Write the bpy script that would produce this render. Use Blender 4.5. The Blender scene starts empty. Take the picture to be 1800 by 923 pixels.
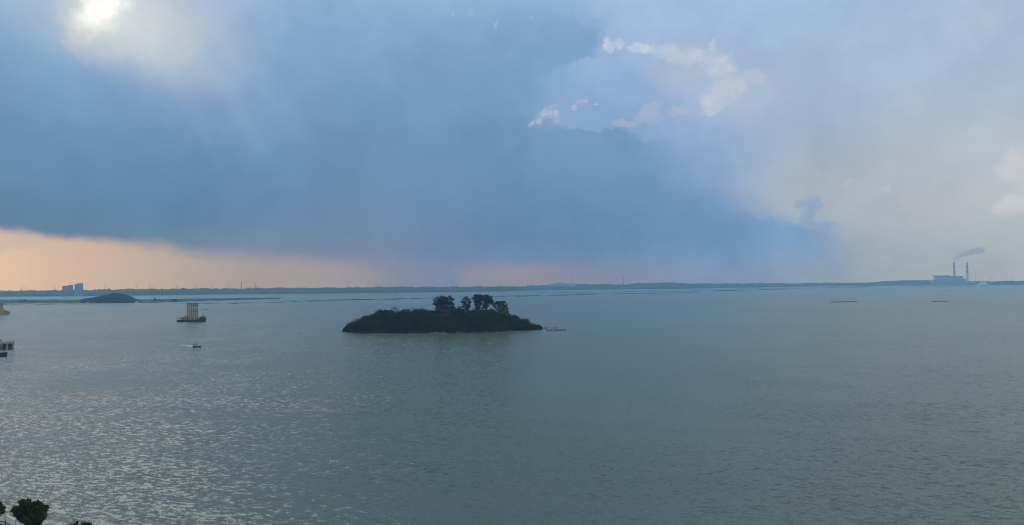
import bpy, bmesh, math, random
import numpy as np
from mathutils import Matrix, Vector

random.seed(7)
RNG = np.random.default_rng(11)
SC = bpy.context.scene
COL = SC.collection
rad = math.radians

# ------------------------------------------------------------------ camera
CAM_H = 36.0
F = 1200.0                                   # focal length in photograph pixels (1800 wide)
ROLL = math.atan(18.5 / 1800.0)
PITCH = math.atan(41.75 / F)
fwd = Vector((0, math.cos(PITCH), math.sin(PITCH)))
right = Vector((math.cos(ROLL), 0, -math.sin(ROLL)))
right = (right - fwd * right.dot(fwd)).normalized()
upv = right.cross(fwd).normalized()
R = Matrix((right, upv, -fwd)).transposed()
cam_d = bpy.data.cameras.new('camera')
cam_d.lens, cam_d.sensor_width = 24.0, 36.0
cam_d.clip_start, cam_d.clip_end = 0.5, 60000.0
cam = bpy.data.objects.new('camera', cam_d)
COL.objects.link(cam)
cam.matrix_world = Matrix.Translation((0, 0, CAM_H)) @ R.to_4x4()
SC.camera = cam


def ray(px, py):
    return R @ Vector(((px - 900) / F, -(py - 461.5) / F, -1.0))


def ground(px, py, z=0.0):
    d = ray(px, py)
    t = (z - CAM_H) / d.z
    return Vector((d.x * t, d.y * t, z))


def at(px, py, Y):
    d = ray(px, py)
    t = Y / d.y
    return Vector((d.x * t, Y, CAM_H + d.z * t))


def azel(px, py):
    d = ray(px, py).normalized()
    return math.degrees(math.atan2(d.x, d.y)), math.degrees(math.asin(d.z))


def lin(c):
    return [((v / 255.0) / 12.92 if v <= 10.3 else ((v / 255.0 + 0.055) / 1.055) ** 2.4) for v in c]


# ------------------------------------------------------------------ render settings
SC.render.engine = 'CYCLES'
SC.view_settings.view_transform = 'Standard'
SC.view_settings.look = 'None'
SC.view_settings.exposure = 0.0
SC.view_settings.gamma = 1.0
SC.cycles.use_denoising = True
SC.cycles.denoising_input_passes = 'RGB'
SC.cycles.use_adaptive_sampling = False
SC.cycles.volume_bounces = 12
SC.cycles.max_bounces = 14
SC.cycles.diffuse_bounces = 2
SC.cycles.glossy_bounces = 3
SC.cycles.filter_width = 1.1
SC.cycles.sample_clamp_indirect = 4.0
SC.cycles.sample_clamp_direct = 6.0

# ------------------------------------------------------------------ sun
SUN_AZ, SUN_EL = -41.0, 39.0            # the sun itself stands above the bright gap, behind cloud
sun_d = bpy.data.lights.new('sun', 'SUN')
sun_d.energy = 0.95
sun_d.angle = rad(38)
sun_d.color = (1.0, 0.94, 0.84)
sun = bpy.data.objects.new('sun', sun_d)
COL.objects.link(sun)
sv = Vector((math.sin(rad(SUN_AZ)) * math.cos(rad(SUN_EL)), math.cos(rad(SUN_AZ)) * math.cos(rad(SUN_EL)), math.sin(rad(SUN_EL))))
sun.rotation_euler = sv.to_track_quat('Z', 'Y').to_euler()
sun.location = sv * 900

# ------------------------------------------------------------------ air: the haze box's numbers
HZ_X, HZ_Y0, HZ_Y1, HZ_TOP = 6600.0, -2600.0, 7800.0, 345.0
HZ_D = 0.000135
HZ_COL = (0.38, 0.76, 1.0)
AINF = (0.103, 0.25, 0.392)                    # light the air itself adds, seen along an endless path


def behind_air(rgb, az=0, el=0):
    return lin(rgb)


# ------------------------------------------------------------------ node helpers
class NT:
    def __init__(self, tree):
        self.t = tree
        self.x = 0

    def node(self, kind, **kw):
        n = self.t.nodes.new(kind)
        for k, v in kw.items():
            setattr(n, k, v)
        return n

    def put(self, sock, v):
        if v is None:
            return
        if hasattr(v, 'is_output'):
            self.t.links.new(v, sock)
        else:
            sock.default_value = v

    def m(self, op, a, b=None, c=None, clamp=False):
        n = self.node('ShaderNodeMath', operation=op, use_clamp=clamp)
        for i, v in enumerate((a, b, c)):
            self.put(n.inputs[i], v)
        return n.outputs[0]

    def add(self, a, b): return self.m('ADD', a, b)
    def sub(self, a, b): return self.m('SUBTRACT', a, b)
    def mul(self, a, b): return self.m('MULTIPLY', a, b)
    def div(self, a, b): return self.m('DIVIDE', a, b)
    def mx(self, a, b): return self.m('MAXIMUM', a, b)
    def mn(self, a, b): return self.m('MINIMUM', a, b)

    def rng(self, v, a, b, c=0.0, d=1.0, kind='SMOOTHSTEP'):
        n = self.node('ShaderNodeMapRange', interpolation_type=kind)
        self.put(n.inputs[0], v)
        for i, q in enumerate((a, b, c, d)):
            self.put(n.inputs[i + 1], q)
        return n.outputs[0]

    def mix(self, f, a, b, blend='MIX'):
        n = self.node('ShaderNodeMix', data_type='RGBA', blend_type=blend)
        n.clamp_factor = True
        self.put(n.inputs[0], f)
        self.put(n.inputs[6], (*a, 1) if isinstance(a, (list, tuple)) and len(a) == 3 else a)
        self.put(n.inputs[7], (*b, 1) if isinstance(b, (list, tuple)) and len(b) == 3 else b)
        return n.outputs[2]

    def ramp(self, f, stops, kind='LINEAR'):
        n = self.node('ShaderNodeValToRGB')
        cr = n.color_ramp
        cr.interpolation = kind
        stops = sorted(stops, key=lambda s: s[0])
        while len(cr.elements) < len(stops):
            cr.elements.new(0.5)
        for e, (p, c) in zip(cr.elements, stops):
            e.position = min(1, max(0, p))
        for e, (p, c) in zip(cr.elements, stops):
            e.color = (*c, 1) if len(c) == 3 else c
        self.put(n.inputs[0], f)
        return n.outputs[0]

    def curve(self, f, f0, f1, pts, v0, v1):
        """piecewise curve: (input, value) points, via a grey ramp"""
        st = [((p - f0) / (f1 - f0), [(v - v0) / (v1 - v0)] * 3) for p, v in pts]
        g = self.ramp(self.rng(f, f0, f1, 0, 1, 'LINEAR'), st, 'LINEAR')
        return self.rng(g, 0, 1, v0, v1, 'LINEAR')

    def noise(self, vec, scale, detail=4.0, rough=0.5, col=False, dims='3D'):
        n = self.node('ShaderNodeTexNoise', noise_dimensions=dims)
        self.put(n.inputs['Vector'], vec)
        n.inputs['Scale'].default_value = scale
        n.inputs['Detail'].default_value = detail
        n.inputs['Roughness'].default_value = rough
        return n.outputs['Color'] if col else n.outputs['Fac']

    def vec(self, x, y, z):
        n = self.node('ShaderNodeCombineXYZ')
        for i, v in enumerate((x, y, z)):
            self.put(n.inputs[i], v)
        return n.outputs[0]

    def xyz(self, v):
        n = self.node('ShaderNodeSeparateXYZ')
        self.put(n.inputs[0], v)
        return n.outputs


# ------------------------------------------------------------------ sky
def build_sky():
    w = bpy.data.worlds.new('World')
    SC.world = w
    w.use_nodes = True
    w.cycles.sampling_method = 'MANUAL'
    w.cycles.sample_map_resolution = 512
    t = w.node_tree
    t.nodes.clear()
    k = NT(t)
    out = k.node('ShaderNodeOutputWorld')
    bg = k.node('ShaderNodeBackground')
    t.links.new(bg.outputs[0], out.inputs[0])
    tc = k.node('ShaderNodeTexCoord')
    d = tc.outputs['Generated']
    x, y, z = k.xyz(d)
    az0 = k.mul(k.m('ARCTAN2', x, y), 57.29578)
    el0 = k.mul(k.m('ARCSINE', z), 57.29578)
    # soft warps that break up every straight gradient
    wn = k.xyz(k.noise(d, 5.0, 3.0, 0.5, True))
    wm = k.xyz(k.noise(d, 22.0, 5.0, 0.55, True))
    wf = k.xyz(k.noise(d, 75.0, 5.0, 0.6, True))
    az = k.add(az0, k.mul(k.sub(wn[0], 0.5), 5.0))
    fade = k.rng(el0, 1.0, 9.0, 0.0, 1.0)
    el = k.add(el0, k.mul(k.mul(k.sub(wn[1], 0.5), 3.0), fade))
    # az/el with mid and fine raggedness, for outlines of clouds
    azr = k.add(az0, k.add(k.mul(k.sub(wm[0], 0.5), 3.0), k.mul(k.sub(wf[0], 0.5), 1.3)))
    elr = k.add(el0, k.add(k.mul(k.sub(wm[1], 0.5), 2.2), k.mul(k.sub(wf[1], 0.5), 1.1)))

    E0, E1 = -3.0, 90.0
    te = k.rng(el, E0, E1, 0, 1, 'LINEAR')

    def column(px, rows, far):
        stops = []
        for py, c in rows:
            a, e = azel(px, py)
            stops.append(((e - E0) / (E1 - E0), behind_air(c, a, max(e, 0.0))))
        a0, _ = azel(px, 300)
        for e, c in far:
            stops.append(((e - E0) / (E1 - E0), behind_air(c, a0, e)))
        return k.ramp(te, stops, 'B_SPLINE')

    def blend(cols, azs):
        c = cols[0]
        for i in range(1, len(cols)):
            c = k.mix(k.rng(az, azs[i - 1], azs[i]), c, cols[i])
        return c

    FAR = [(33, (146, 179, 214)), (48, (140, 175, 216)), (88, (132, 170, 216))]
    ROWS = (0, 50, 100, 180, 260, 340, 395, 430, 470, 512)
    # the dark rain cloud, photographed colours by column
    DARK = {
        -40: [(142, 174, 202), (132, 166, 194), (124, 158, 190), (110, 149, 185), (102, 138, 172), (95, 128, 157), (92, 123, 150), (95, 122, 148), (105, 126, 148), (110, 128, 148)],
        120: [(150, 178, 206), (140, 170, 200), (128, 163, 196), (113, 151, 189), (101, 138, 174), (92, 129, 161), (90, 125, 152), (95, 124, 150), (108, 126, 148), (112, 128, 148)],
        280: [(168, 190, 212), (156, 180, 206), (142, 170, 202), (116, 152, 188), (99, 136, 172), (91, 128, 163), (91, 127, 158), (100, 127, 150), (112, 126, 150), (115, 128, 150)],
        440: [(152, 180, 210), (140, 172, 204), (132, 166, 200), (122, 157, 190), (106, 143, 179), (94, 130, 168), (104, 131, 162), (113, 131, 157), (116, 129, 153), (118, 130, 153)],
        600: [(140, 174, 205), (134, 168, 202), (128, 163, 200), (118, 154, 192), (107, 143, 177), (103, 134, 168), (108, 133, 164), (112, 131, 157), (118, 130, 153), (118, 130, 153)],
        760: [(146, 180, 210), (134, 168, 202), (127, 162, 199), (117, 153, 191), (107, 143, 180), (104, 136, 171), (103, 132, 166), (104, 130, 162), (110, 128, 157), (112, 129, 157)],
        920: [(148, 182, 213), (130, 165, 200), (124, 160, 197), (118, 154, 193), (108, 146, 184), (99, 134, 169), (96, 131, 165), (96, 130, 164), (108, 130, 160), (112, 130, 158)],
        1080: [(146, 180, 212), (126, 162, 197), (124, 160, 196), (118, 155, 194), (111, 149, 187), (100, 138, 174), (96, 132, 167), (97, 132, 168), (112, 134, 165), (118, 135, 162)],
        1240: [(150, 182, 214), (140, 172, 205), (132, 166, 202), (124, 160, 198), (118, 156, 195), (112, 150, 189), (105, 144, 183), (104, 142, 180), (116, 142, 175), (126, 145, 172)],
        1420: [(156, 184, 214), (150, 178, 208), (142, 172, 204), (134, 166, 202), (126, 162, 200), (120, 158, 196), (117, 156, 194), (118, 153, 188), (128, 150, 176), (134, 152, 174)],
    }
    cols, azs = [], []
    for px, cs in DARK.items():
        cols.append(column(px, list(zip(ROWS, cs)), FAR))
        azs.append(azel(px, 300)[0])
    dark = blend(cols, azs)
    # the paler, warmer sky to the right of it
    PALE = {
        900: [(156, 188, 218), (154, 184, 215), (150, 180, 212), (132, 165, 200), (130, 162, 200), (130, 160, 195), (130, 158, 190), (130, 156, 186), (132, 152, 178), (136, 152, 174)],
        1080: [(163, 192, 221), (160, 187, 217), (150, 179, 212), (136, 168, 204), (130, 162, 201), (126, 158, 195), (124, 155, 191), (126, 154, 187), (132, 151, 176), (138, 153, 174)],
        1240: [(164, 193, 223), (164, 188, 219), (160, 184, 214), (150, 176, 208), (139, 165, 198), (138, 164, 193), (134, 161, 192), (136, 160, 187), (138, 156, 176), (142, 157, 174)],
        1420: [(168, 192, 221), (166, 189, 217), (165, 187, 213), (163, 183, 207), (159, 177, 196), (168, 178, 188), (160, 174, 188), (150, 167, 184), (146, 160, 174), (148, 160, 173)],
        1600: [(170, 190, 216), (168, 190, 215), (167, 189, 213), (168, 187, 207), (174, 186, 197), (174, 181, 188), (168, 176, 183), (157, 169, 178), (152, 164, 172), (154, 165, 172)],
        1760: [(172, 190, 208), (170, 190, 211), (170, 190, 211), (172, 190, 207), (180, 189, 199), (178, 186, 191), (168, 178, 184), (160, 171, 178), (158, 167, 172), (160, 168, 172)],
        1990: [(172, 190, 208), (171, 190, 210), (171, 190, 210), (172, 189, 206), (178, 188, 198), (176, 184, 191), (168, 178, 184), (162, 172, 178), (160, 168, 173), (161, 168, 173)],
    }
    cols, azs = [], []
    for px, cs in PALE.items():
        cols.append(column(px, list(zip(ROWS, cs)), FAR))
        azs.append(azel(px, 300)[0])
    pale = blend(cols, azs)
    # right edge of the dark cloud: azimuth of the edge for each elevation
    EDGE = [(0, 1010), (30, 1046), (60, 1054), (95, 1052), (112, 1010), (140, 975), (200, 935), (222, 960), (230, 1075), (240, 1140), (258, 1168), (290, 1185), (325, 1225), (350, 1290), (378, 1345), (398, 1400), (402, 1450), (440, 1466), (475, 1475), (510, 1490)]
    pts = []
    for py, px in EDGE:
        a, e = azel(px, py)
        pts.append((e, a))
    pts.append((60.0, -10.0))
    edge = k.curve(elr, -2, 60, pts, -20, 40)
    # how soft that edge is
    soft = k.curve(el0, -2, 30, [(azel(1200, 510)[1], 4.5), (azel(1200, 440)[1], 3.0), (azel(1200, 410)[1], 2.2), (azel(1200, 385)[1], 3.4), (azel(1200, 300)[1], 4.6), (azel(1200, 240)[1], 1.6), (azel(1200, 215)[1], 1.3), (azel(1000, 150)[1], 4.0), (azel(1000, 105)[1], 1.2), (azel(1000, 60)[1], 0.6), (azel(1000, 0)[1], 4.0)], 0, 6)
    dd = k.sub(edge, azr)
    M = k.rng(k.div(dd, soft), -1.0, 1.0)
    # the little dark tower on the skyline of the low cloud

    def blob(cx, cy, rx, ry, a_=None, e_=None, tilt=0.0):
        a, e = azel(cx, cy)
        ra = abs(azel(cx + rx, cy)[0] - azel(cx - rx, cy)[0]) / 2
        re = abs(azel(cx, cy + ry)[1] - azel(cx, cy - ry)[1]) / 2
        u = k.sub(azr if a_ is None else a_, a)
        v = k.sub(elr if e_ is None else e_, e)
        if tilt:
            c, s = math.cos(rad(tilt)), math.sin(rad(tilt))
            u, v = k.add(k.mul(u, c), k.mul(v, s)), k.sub(k.mul(v, c), k.mul(u, s))
        u = k.div(u, ra)
        v = k.div(v, re)
        return k.sub(1.0, k.add(k.mul(u, u), k.mul(v, v)))     # 1 in the middle, 0 on the ellipse

    def union(bs):
        r = bs[0]
        for b in bs[1:]:
            r = k.mx(r, b)
        return r
    # a tighter raggedness for small outlines
    wq = k.xyz(k.noise(d, 42.0, 6.0, 0.6, True))
    aq = k.add(az0, k.add(k.mul(k.sub(wm[0], 0.5), 1.0), k.mul(k.sub(wq[0], 0.5), 2.4)))
    eq = k.add(el0, k.add(k.mul(k.sub(wm[1], 0.5), 0.8), k.mul(k.sub(wq[1], 0.5), 2.0)))
    tower = union([blob(1422, 360, 22, 14, aq, eq), blob(1420, 388, 20, 34, aq, eq), blob(1444, 402, 20, 13, aq, eq), blob(1405, 412, 40, 14, aq, eq)])
    M = k.mx(M, k.mul(k.rng(tower, -0.8, 0.9), 0.52))
    base = k.mix(M, pale, dark)

    # pale sunlit cumulus in the gap
    puff = union([blob(1076, 77, 19, 13, aq, eq), blob(1130, 82, 28, 12, aq, eq, -12), blob(1180, 92, 36, 17, aq, eq, -8),
                  blob(1232, 98, 34, 18, aq, eq), blob(1252, 84, 10, 13, aq, eq), blob(1262, 118, 30, 22, aq, eq), blob(1278, 150, 36, 24, aq, eq), blob(1260, 178, 26, 20, aq, eq),
                  blob(1330, 138, 24, 13, aq, eq, -30), blob(1254, 192, 18, 13, aq, eq)])
    puffm = k.mul(k.rng(puff, -0.5, 0.9), k.rng(wq[2], 0.34, 0.64, 0.4, 0.86))
    hi = k.rng(el0, azel(1200, 200)[1], azel(1200, 80)[1])
    puffc = k.mix(hi, behind_air((206, 200, 205), 17, 14), behind_air((200, 212, 222), 15, 19))
    base = k.mix(puffm, base, puffc)
    veil = union([blob(1290, 160, 95, 60, az, el), blob(1200, 120, 90, 50, az, el)])
    base = k.mix(k.mul(k.rng(veil, -0.2, 1.0), 0.45), base, behind_air((176, 190, 206), 17, 15))
    low = union([blob(1140, 202, 30, 15, aq, eq, 28), blob(1100, 217, 20, 7, aq, eq), blob(1195, 198, 16, 8, aq, eq)])
    base = k.mix(k.mul(k.rng(low, -0.8, 0.9), 0.42), base, behind_air((184, 186, 200), 11, 13))
    # small bright torn cloud in front of the gap
    torn = union([blob(945, 211, 16, 7, aq, eq, 40), blob(965, 197, 16, 12, aq, eq, 30), blob(976, 212, 9, 13, aq, eq), blob(1022, 178, 9, 6, aq, eq), blob(1050, 182, 6, 4, aq, eq), blob(1008, 190, 5, 5, aq, eq)])
    fine = k.noise(d, 120.0, 5.0, 0.65)
    tornm = k.mul(k.rng(torn, -0.9, 0.9), k.rng(fine, 0.36, 0.66, 0.12, 0.52))
    base = k.mix(tornm, base, behind_air((214, 202, 208), 3.5, 13.5))
    specks = union([blob(827, 17, 9, 9, aq, eq), blob(930, 28, 10, 5, aq, eq), blob(874, 47, 4, 7, aq, eq), blob(795, 21, 4, 4, aq, eq)])
    base = k.mix(k.mul(k.rng(specks, -0.2, 0.6), k.rng(fine, 0.4, 0.6, 0.03, 0.25)), base, behind_air((196, 204, 220), 0, 21))
    # warm cumulus at the right edge
    rp = union([blob(1785, 290, 26, 30, aq, eq), blob(1778, 362, 34, 22, aq, eq, 20), blob(1830, 320, 50, 70, aq, eq)])
    base = k.mix(k.mul(k.rng(rp, -0.5, 0.9), 0.5), base, behind_air((204, 202, 203), 36, 8))
    rq = union([blob(1495, 318, 7, 5, aq, eq), blob(1555, 330, 14, 5, aq, eq)])
    base = k.mix(k.mul(k.rng(rq, -0.3, 0.7), 0.35), base, behind_air((190, 195, 200), 26, 8))
    # billows inside the dark cloud
    bil = k.rng(k.noise(d, 9.0, 6.0, 0.55), 0.34, 0.66, -1.0, 1.0)
    bil2 = k.rng(k.noise(d, 30.0, 5.0, 0.55), 0.3, 0.7, -1.0, 1.0)
    shade = k.add(1.0, k.add(k.mul(bil, 0.055), k.mul(bil2, 0.022)))
    base = k.mix(1.0, base, k.vec(shade, shade, k.add(1.0, k.mul(k.sub(shade, 1.0), 0.7))), 'MULTIPLY')

    # the warm strip of open sky under the cloud, to the left, with rain curtains across it
    WARM = [(-40, (226, 190, 160)), (20, (219, 185, 158)), (60, (211, 181, 157)), (150, (204, 175, 154)), (240, (192, 167, 151)), (330, (178, 159, 149)), (430, (162, 149, 148)), (560, (158, 146, 149)),
            (620, (150, 142, 150)), (700, (126, 132, 154)), (790, (116, 130, 158)), (822, (134, 135, 154)), (900, (138, 136, 153)), (970, (134, 134, 154)), (1060, (126, 134, 160)), (1200, (122, 140, 170))]
    A0, A1 = -42.0, 45.0
    azw = k.add(az0, k.mul(k.sub(k.noise(k.vec(k.mul(az0, 0.35), k.mul(el0, 0.05), 0.0), 1.0, 2.0), 0.5), 1.6))
    ws = []
    for px, c in WARM:
        a, e = azel(px, 475)
        ws.append(((a - A0) / (A1 - A0), behind_air(c, a, 1.5)))
    warm = k.ramp(k.rng(azw, A0, A1, 0, 1, 'LINEAR'), ws, 'LINEAR')
    curt = k.noise(k.vec(k.mul(az0, 1.4), k.mul(el0, 0.03), 4.0), 1.0, 4.0, 0.6)
    warm = k.mix(1.0, warm, k.mix(curt, (0.96, 0.965, 0.97), (1.03, 1.03, 1.025)), 'MULTIPLY')
    TOP = [(-60, 400), (0, 404), (60, 411), (110, 418), (180, 424), (270, 431), (340, 446), (480, 453), (600, 460), (700, 468), (780, 470), (860, 466), (960, 466), (1060, 472), (1200, 478), (1300, 500), (1400, 520)]
    pts = []
    for px, py in TOP:
        a, e = azel(px, py)
        pts.append((a, e))
    top = k.curve(azr, A0, A1, pts, -2, 8)
    sft = k.curve(az0, A0, A1, [(azel(p, 450)[0], s) for p, s in ((-60, 0.5), (100, 0.42), (200, 0.6), (300, 0.85), (450, 0.95), (600, 0.8), (700, 1.6), (800, 0.9), (960, 0.55), (1100, 1.3))], 0, 4)
    elw = k.add(el0, k.add(k.mul(k.sub(wm[1], 0.5), 0.5), k.mul(k.sub(wf[1], 0.5), 0.5)))
    W = k.rng(k.div(k.sub(top, elw), sft), -1.0, 1.0)
    # a grey scrap of cloud hangs in front of the strip at the far left
    scrap = union([blob(20, 424, 60, 17, azr, elw), blob(-30, 430, 60, 16, azr, elw)])
    warm = k.mix(k.mul(k.rng(scrap, -0.4, 0.9), 0.4), warm, lin((176, 170, 164)))
    W = k.mul(W, k.rng(az0, azel(1060, 470)[0], azel(1350, 470)[0], 1.0, 0.0))
    base = k.mix(W, base, warm)

    # the sun behind thin cloud, top left
    hal = blob(235, 20, 230, 130, az, el, -12)
    base = k.mix(k.mul(k.rng(hal, -0.6, 1.0), 0.30), base, behind_air((196, 208, 216), -29, 20))
    gl = union([blob(225, 20, 150, 92, azr, elr, -20), blob(165, 60, 76, 50, azr, elr, -35)])
    base = k.mix(k.mul(k.rng(gl, -0.25, 0.7), 0.6), base, behind_air((184, 192, 198), -29, 20))
    for cx, cy, rx, ry, tl, a_ in ((365, 130, 170, 20, -52, 0.065), (300, 150, 150, 16, -58, 0.03), (445, 130, 170, 24, -46, 0.04)):
        base = k.mix(k.mul(k.rng(blob(cx, cy, rx, ry, az, el, tl), -0.8, 1.0), a_), base, lin((200, 208, 214)))

    def gauss(*a):
        return k.m('EXPONENT', k.mul(k.sub(blob(*a), 1.0), 1.0))
    g1 = k.mul(gauss(195, 10, 118, 72, az, el, -40), k.rng(wm[2], 0.3, 0.7, 0.75, 1.1))
    g2 = k.mul(gauss(284, 14, 44, 13, azr, elr, -38), 0.45)
    g3 = gauss(182, 6, 30, 50, azr, elr, -44)
    base = k.mix(k.m('MULTIPLY', k.mx(g1, g2), 0.74, clamp=True), base, (0.74, 0.80, 0.78))
    base = k.mix(k.mn(k.mul(g3, 1.05), 1.0), base, (1.25, 1.22, 1.06))

    # what lies out of sight, above and behind, is pale cloud, made brighter to light the smoke
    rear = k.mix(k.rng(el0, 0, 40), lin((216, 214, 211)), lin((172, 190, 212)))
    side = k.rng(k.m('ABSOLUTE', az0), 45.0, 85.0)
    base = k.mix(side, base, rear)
    # clear-sky light that filters through the cloud
    sk = k.node('ShaderNodeTexSky', sky_type='NISHITA')
    sk.sun_disc = False
    sk.sun_elevation = rad(SUN_EL)
    sk.sun_rotation = rad(SUN_AZ)
    sk.altitude = 40
    sk.dust_density = 1.0
    nish = k.mix(1.0, sk.outputs[0], (0.06, 0.06, 0.06), 'MULTIPLY')
    nish = k.mix(1.0, nish, (0.55, 0.6, 0.65), 'DARKEN')
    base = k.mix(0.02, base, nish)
    # the sky shines through the air of the haze box: what the air takes away and adds is allowed for here
    ax = k.m('ABSOLUTE', x)
    L = k.mn(k.div(HZ_X, k.mx(ax, 0.001)), k.div(HZ_TOP - CAM_H, k.mx(z, 0.001)))
    Ly = k.mx(k.div(HZ_Y1, k.mx(y, 0.001)), 0.0)
    Lb = k.div(-HZ_Y0, k.mx(k.mul(y, -1.0), 0.001))
    L = k.mn(L, k.mn(Ly, Lb))
    T = k.m('EXPONENT', k.mul(L, -HZ_D))
    comp = []
    bc = k.node('ShaderNodeSeparateColor')
    t.links.new(base, bc.inputs[0])
    for i in range(3):
        comp.append(k.mn(k.mx(k.div(k.sub(bc.outputs[i], k.mul(k.sub(1.0, T), AINF[i])), T), 0.01), 4.0))
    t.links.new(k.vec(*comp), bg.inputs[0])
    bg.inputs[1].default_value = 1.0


build_sky()


# ------------------------------------------------------------------ materials
def new_mat(name):
    m = bpy.data.materials.new(name)
    m.use_nodes = True
    m.node_tree.nodes.clear()
    k = NT(m.node_tree)
    out = k.node('ShaderNodeOutputMaterial')
    return m, k, out


def surf(name, c1, c2, scale=1.0, rough=0.7, detail=5.0, lo=0.35, hi=0.65, metal=0.0, spec=0.3, bump=0.0):
    m, k, out = new_mat(name)
    p = k.node('ShaderNodeBsdfPrincipled')
    tc = k.node('ShaderNodeTexCoord')
    n = k.noise(tc.outputs['Object'], scale, detail, 0.6)
    k.put(p.inputs['Base Color'], k.mix(k.rng(n, lo, hi), c1, c2))
    p.inputs['Roughness'].default_value = rough
    p.inputs['Metallic'].default_value = metal
    p.inputs['Specular IOR Level'].default_value = spec
    if bump:
        b = k.node('ShaderNodeBump')
        b.inputs['Strength'].default_value = bump
        k.put(b.inputs['Height'], n)
        k.put(p.inputs['Normal'], b.outputs[0])
    m.node_tree.links.new(p.outputs[0], out.inputs[0])
    return m


def leafy(name, c1, c2, scale):
    m, k, out = new_mat(name)
    p = k.node('ShaderNodeBsdfPrincipled')
    geo = k.node('ShaderNodeNewGeometry')
    n = k.noise(geo.outputs['Position'], scale, 4.0, 0.6)
    n2 = k.noise(geo.outputs['Position'], scale * 0.2, 2.0, 0.5)
    f = k.rng(k.add(k.mul(n, 0.6), k.mul(n2, 0.4)), 0.36, 0.64)
    k.put(p.inputs['Base Color'], k.mix(f, c1, c2))
    p.inputs['Roughness'].default_value = 0.7
    p.inputs['Specular IOR Level'].default_value = 0.03
    m.node_tree.links.new(p.outputs[0], out.inputs[0])
    return m


M_LEAF = leafy('leaves', (0.008, 0.015, 0.006), (0.032, 0.045, 0.015), 0.10)
M_LEAF_NEAR = leafy('leaves_near', (0.024, 0.040, 0.016), (0.070, 0.095, 0.034), 0.9)
M_WOOD_FAR = leafy('far_woodland', (0.026, 0.036, 0.024), (0.050, 0.060, 0.036), 0.02)
M_BARK = surf('bark', (0.05, 0.04, 0.03), (0.11, 0.09, 0.07), 3.0, 0.9)
M_SOIL = surf('soil', (0.06, 0.055, 0.04), (0.11, 0.10, 0.075), 0.3, 0.95)
M_SAND = surf('sand', (0.11, 0.10, 0.085), (0.20, 0.18, 0.155), 0.4, 0.95)
M_ROCK = surf('rock', (0.05, 0.05, 0.05), (0.14, 0.13, 0.12), 0.6, 0.9)
M_MUD = surf('mud', (0.022, 0.022, 0.02), (0.045, 0.042, 0.038), 0.01, 0.95, spec=0.0)
M_CONC = surf('concrete', (0.26, 0.26, 0.25), (0.42, 0.41, 0.39), 0.25, 0.85)
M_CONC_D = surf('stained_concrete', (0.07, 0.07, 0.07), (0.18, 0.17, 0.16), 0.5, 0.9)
M_WHITE = surf('white_paint', (0.62, 0.64, 0.66), (0.80, 0.80, 0.80), 0.5, 0.5)
M_HULL = surf('hull_paint', (0.025, 0.03, 0.04), (0.06, 0.06, 0.065), 0.3, 0.55)
M_RUST = surf('rusty_steel', (0.16, 0.075, 0.035), (0.34, 0.20, 0.10), 0.6, 0.8)
M_YEL = surf('yellow_steel', (0.12, 0.09, 0.055), (0.21, 0.16, 0.10), 0.5, 0.7)
M_DARK = surf('dark_steel', (0.03, 0.03, 0.035), (0.07, 0.07, 0.075), 0.8, 0.6)
M_GREY = surf('grey_steel', (0.22, 0.23, 0.24), (0.36, 0.37, 0.38), 0.5, 0.6)
M_CLAD = surf('plant_cladding', (0.34, 0.36, 0.39), (0.44, 0.46, 0.49), 0.02, 0.7)
M_TOWER = surf('tower_render', (0.22, 0.23, 0.24), (0.30, 0.31, 0.32), 0.05, 0.8)
M_SHAFT = surf('chimney_white', (0.60, 0.60, 0.60), (0.74, 0.73, 0.72), 0.04, 0.8)
M_CLAD_L = surf('pale_cladding', (0.42, 0.44, 0.46), (0.55, 0.56, 0.57), 0.02, 0.7)
M_RED = surf('chimney_red', (0.30, 0.07, 0.05), (0.40, 0.12, 0.09), 0.05, 0.7)
M_ORANGE = surf('orange_paint', (0.50, 0.22, 0.07), (0.62, 0.30, 0.12), 0.4, 0.6)
M_GLASS = surf('dark_glass', (0.02, 0.025, 0.03), (0.04, 0.045, 0.05), 0.5, 0.15, spec=0.5)
M_FEATHER = surf('feathers', (0.78, 0.78, 0.76), (0.85, 0.85, 0.84), 2.0, 0.8)
M_PILE = surf('white_heap', (0.70, 0.70, 0.68), (0.82, 0.82, 0.80), 0.02, 0.9)
M_TURF = surf('turf', (0.045, 0.06, 0.03), (0.09, 0.10, 0.05), 0.2, 0.95)
M_FLOOR = surf('terrace_tiles', (0.16, 0.16, 0.16), (0.26, 0.26, 0.25), 0.8, 0.7)


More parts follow.
